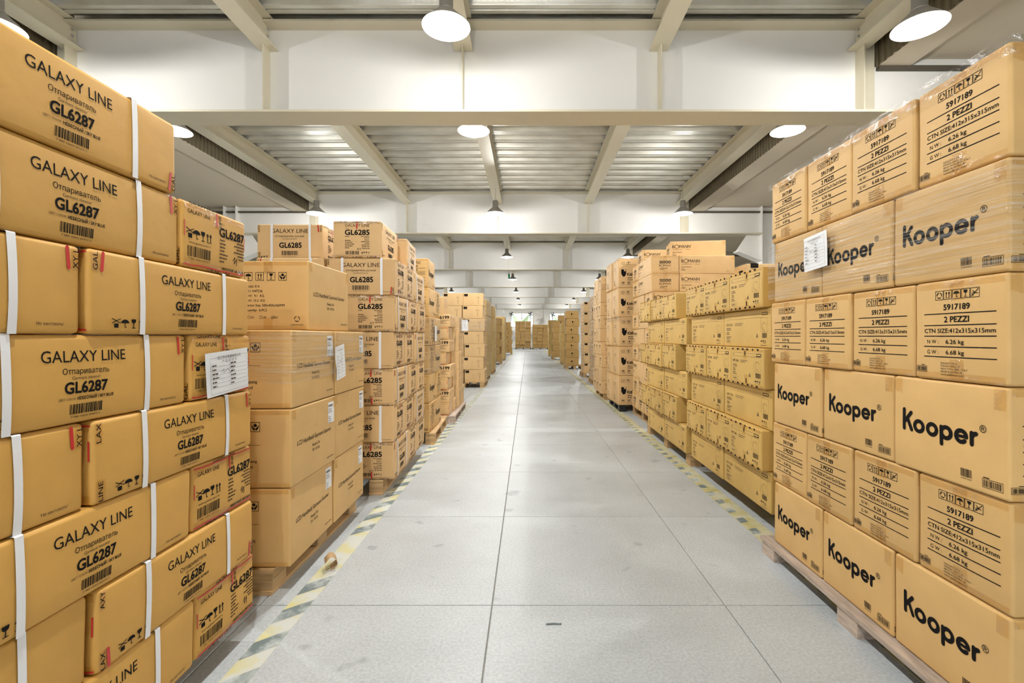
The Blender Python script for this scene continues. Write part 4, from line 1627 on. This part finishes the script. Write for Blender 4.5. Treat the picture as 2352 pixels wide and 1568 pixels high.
film('crinkled clear film over the top edge of the right front stack', [(1.90, 1.278), (1.302, 1.278), (1.294, 1.288), (1.294, 2.545)], zr(6) - .040, zr(6) + .004, 'crinkle', 4, .005)
film('clear film wound round the third row of the large left cartons', [(-1.40, 2.150), (-1.062, 2.150), (-1.056, 2.16), (-1.076, 3.17)], .119 + 2 * .3605 + .12, .119 + 3 * .3605 - .01, 'film', 8)
film('silvery film bunched round the carton on the narrow left cartons', [(-1.35, 7.19), (-1.030, 7.19), (-1.025, 7.20), (-1.040, 7.75)], 1.22, 1.48, 'crinkle', 8, .010)
film('film band round a black-marked carton on the left', [(-1.50, 10.785), (-.972, 10.785), (-.985, 11.55)], .12 + 4 * .2905, .12 + 5 * .2905, 'film', 6)
film('bright film band round the big cube cartons on right', [(1.86, 7.345), (1.392, 7.345), (1.385, 7.36), (1.372, 8.30)], .10 + 3 * .456 - .06, .10 + 3 * .456 + .01, 'crinkle', 3, .008)

film('clear film over the first tall tan stack on left', [(-1.45, 11.985), (-1.028, 11.985), (-1.026, 12.0), (-1.026, 13.53)], .12, 2.08, 'film', 20)
film('clear film over the second tall tan stack on left', [(-1.45, 14.585), (-1.016, 14.585), (-1.014, 14.6), (-1.014, 15.73)], .12, 2.08, 'film', 20)
film('clear film over the nearer black-marked stack on right', [(2.0, 11.285), (1.556, 11.285), (1.554, 11.3), (1.554, 12.1)], .14, 2.14, 'film', 20)
film('clear film over the third tall tan stack on left', [(-1.5, 22.585), (-1.084, 22.585), (-1.082, 22.6), (-1.082, 23.73)], .12, 2.08, 'film', 16)
film('clear film hanging over the fourth left stack below its middle', [(-1.30, 5.125), (-1.052, 5.125), (-1.050, 5.14), (-1.062, 5.86)], .125 + 2 * .315, .125 + 4 * .315 - .02, 'film', 10, .006)

def paper(label, o, u, wd, ht, seed, tilt=0):
    """printed A5 form lying on a carton side; u = horizontal direction of its text"""
    b = P()
    n = 6
    vs, fs = [], []
    for i in range(n + 1):
        for k in range(n + 1):
            x, y = -wd / 2 + wd * i / n, -ht / 2 + ht * k / n
            vs.append((x, y, .0015 + .0035 * noise.noise(Vector((x * 14 + seed, y * 14, 0)))))
    for i in range(n):
        for k in range(n):
            fs.append((i * (n + 1) + k, (i + 1) * (n + 1) + k, (i + 1) * (n + 1) + k + 1, i * (n + 1) + k + 1))
    b.add(vs, fs, 'paper')
    s = link('paper_form', b.mesh('paper_form', True))
    tag(s, label, 'paper', 'printed forms stuck on the stacks')
    t = P()
    k = wd / .19
    t.frame(0, -.004 * k, wd * .88, ht * .82, .0007, 'ink2')
    t.text('浙江华光电器有限公司', 0, ht * .36, .0075 * k, wd * .55, mt='ink2')
    t.text('产 品 标 识 卡', 0, ht * .27, .0065 * k, wd * .35, mt='ink2')
    for i in range(6):
        yy = ht * (.20 - i * .095)
        t.rect(0, yy - ht * .035, wd * .84, .0006, 'ink2', 1)
        t.lines(-wd * .40, yy, wd * .16, 1, .01, .004 * k, seed + i)
        t.lines(wd * .02, yy, wd * .14, 1, .01, .004 * k, seed + i + 20)
    t.stroke([(-wd * .2, .005), (-wd * .14, .014), (-wd * .15, .0), (-wd * .05, .012), (wd * .02, -.006), (wd * .12, .018)], .0012, 'ink')
    for i, v in enumerate(t.v):
        t.v[i] = (v[0], v[1], .0062 + v[2])
    stuff(link('printing', t.mesh('printing'), s))
    U = Vector(u).normalized()
    V = Vector((0, 0, 1))
    Nn = U.cross(V)
    m = Matrix((( U.x, V.x, Nn.x, o[0]), (U.y, V.y, Nn.y, o[1]), (U.z, V.z, Nn.z, o[2]), (0, 0, 0, 1)))
    s.matrix_world = m @ Matrix.Rotation(R(tilt), 4, 'Z')
    return s
paper('white printed form stuck on a carton end, left front stack', (-1.066, 1.690, 1.045), (0, 1, 0), .235, .150, 3, 4)
paper('white printed form stuck over film on the right front stack', (1.284, 2.118, zr(4) + .200), (0, -1, 0), .170, .155, 11, 3)
paper('white printed form stuck across two large left cartons', (-1.062, 2.690, .119 + 2 * .3605 + .185), (0, 1, 0), .130, .190, 17, 8)
paper('white paper sheet hanging on the fourth left stack', (-1.045, 5.40, .125 + 3 * .315 + .13), (0, 1, 0), .12, .17, 23, -4)
paper('white paper sheet on silvery film, fifth left stack', (-1.010, 7.55, 1.34), (.8, .6, 0), .14, .17, 29, 3)

# ------------------------------------------------------------------ floor markings
def hazard_left():
    t = bpy.data.objects.new('hazard_tape', None)
    COL.objects.link(t)
    tag(t, 'worn black and yellow hazard tape along the left of the aisle', 'floor tape')
    b = MB()
    x0, x1 = -1.045, -.945
    b.box(x0, x1, .8, 42, .0001, .0010, 'yellow')
    link('yellow_strip', b.mesh('yellow_strip'), t)
    d = MB()
    d.add([(0, 0, 0), (.098, .085, 0), (.098, .185, 0), (0, .100, 0)], [(0, 1, 2, 3)], 'hazdark')
    me = d.mesh('dark_stripe')
    y = .85
    while y < 24:
        if not (2.35 < y < 2.75 or 3.0 < y < 3.2):
            link('dark_stripe', me, t, (x0 + .001, y, .0014))
        y += .215
hazard_left()
def hazard_right():
    t = bpy.data.objects.new('hazard_tape', None)
    COL.objects.link(t)
    tag(t, 'yellow floor tape with dark blocks along the right of the aisle', 'floor tape')
    b = MB()
    b.box(1.33, 1.455, .8, 42, .0001, .0010, 'yellow2')
    link('yellow_strip', b.mesh('yellow_strip'), t)
    d = MB()
    d.add([(0, 0, 0), (.055, .020, 0), (.055, .095, 0), (0, .075, 0)], [(0, 1, 2, 3)], 'hazdark')
    me = d.mesh('dark_block')
    y = 1.1
    while y < 22:
        link('dark_block', me, t, (1.335, y, .0014))
        y += .170
hazard_right()
# torn tape curl
b = MB()
pts = []
vs, fs = [], []
for i in range(13):
    a = i / 12 * R(250)
    for k in range(2):
        vs.append((.030 * math.sin(a) + .004 * k, .07 * k - .035 + .01 * math.sin(i), .030 - .030 * math.cos(a)))
for i in range(12):
    fs.append((2 * i, 2 * i + 2, 2 * i + 3, 2 * i + 1))
b.add(vs, fs, 'wood')
tag(link('tape_curl', b.mesh('tape_curl', True), None, (-1.00, 2.40, .0015), (0, 0, R(30))), 'torn brown curl of tape sticking up on left hazard line', 'tape scrap')
b = MB()
b.tube([(0, 0, .003), (.03, .004, .003), (.062, .002, .003)], .003, 'hazdark', 6)
tag(link('plastic_scrap', b.mesh('plastic_scrap', True), None, (.075, 1.925, 0)), 'thin grey-purple scrap lying on the aisle floor', 'scrap')

# ------------------------------------------------------------------ far end: fans, cloth, sign
def fan(x, y, z, label):
    t = bpy.data.objects.new('pedestal_fan', None)
    COL.objects.link(t)
    t.location = (x, y, 0)
    tag(t, label, 'fan', 'fans by the far windows')
    b = MB()
    for r_ in (.235, .16, .08):
        b.tube([(r_ * math.cos(i * math.pi / 12), -.06, z + r_ * math.sin(i * math.pi / 12)) for i in range(24)], .008 if r_ > .2 else .004, 'black', 5, True)
    link('guard', b.mesh('guard'), t)
    d = MB()
    d.add([(-.02, -.01, .03), (.02, .01, .03), (.075, .03, .19), (-.05, -.03, .20)], [(0, 1, 2, 3), (3, 2, 1, 0)], 'black')
    d.v += [(a + .001, c + .006, e) for a, c, e in d.v]
    me = d.mesh('blade')
    for i in range(4):
        link('blade', me, t, (0, -.03, z), (0, R(90 * i + 20), 0))
    h = MB()
    h.lathe([(0, -.08), (.045, -.08), (.05, -.02), (.07, .05), (.06, .14), (0, .15)], 16, 'black')
    link('motor', h.mesh('motor', True), t, (0, 0, z), (R(-90), 0, 0))
    s_ = MB()
    s_.lathe([(.03, .03), (.03, z - .02)], 10, 'housing', (0, .05, 0))
    s_.lathe([(0, .04), (.20, .03), (.22, 0)], 20, 'housing', (0, .05, 0))
    link('stand', s_.mesh('stand', True), t)
fan(-1.52, 44.6, 3.25, 'black four-blade fan at left edge of the far window')
fan(.25, 44.6, 3.25, 'round fan at right edge of the far window')
fan(2.35, 44.6, 3.20, 'black fan before the second far window, right')

def cloth(label, xa, xb, zt, zb, y):
    b = MB()
    vs, fs = [], []
    n = 24
    for i in range(n + 1):
        u = i / n
        x = xa + (xb - xa) * u
        e = abs(2 * u - 1)
        top = zb + (zt - zb) * e ** 1.3
        lo = max(zb - .18, zt - .06 - (1 - e) * 5.0)
        wd = max(.03, top - lo)
        for k in range(5):
            z = top - wd * k / 4
            vs.append((x, y + .05 * math.sin(6 * u + k), z))
    for i in range(n):
        for k in range(4):
            fs.append((i * 5 + k, i * 5 + k + 1, (i + 1) * 5 + k + 1, (i + 1) * 5 + k))
    b.add(vs, fs, 'green')
    return tag(link('green_cloth', b.mesh('green_cloth', True)), label, 'cloth')
cloth('pale green cloth slung between two fans before the far window', -1.40, .13, 3.22, 2.66, 44.44)
cloth('small green cloth hanging by the second far window', 2.50, 3.15, 3.2, 2.75, 44.40)

t = bpy.data.objects.new('hanging_sign', None)
COL.objects.link(t)
t.location = (-.79, 20.2, 3.62)
tag(t, 'small green sign hanging edge-on beside the fourth middle lamp', 'sign')
boxobj('panel', -.03, .03, -.20, .20, 0, .19, 'green_sign', t)
boxobj('rod', -.006, .006, -.15, -.138, .19, .67, 'steel', t)
boxobj('rod', -.006, .006, .138, .15, .19, .67, 'steel', t)

for x, lb in ((-2.25, 'left'), (1.05, 'right')):
    t = bpy.data.objects.new('ceiling_fan', None)
    COL.objects.link(t)
    t.location = (x, 43.6, 3.40)
    tag(t, 'ceiling fan with thin blades near the far wall, %s one' % lb, 'ceiling fan', 'ceiling fans near the far wall')
    m_ = MB()
    m_.lathe([(0, -.06), (.09, -.05), (.11, 0), (.09, .06), (.02, .10), (.015, 1.1)], 16, 'white')
    link('motor', m_.mesh('motor', True), t)
    bl = MB()
    bl.box(.10, .62, -.05, .05, -.006, .004, 'white')
    me = bl.mesh('blade')
    for i in range(3):
        link('blade', me, t, (0, 0, 0), (0, 0, R(120 * i + 8)))
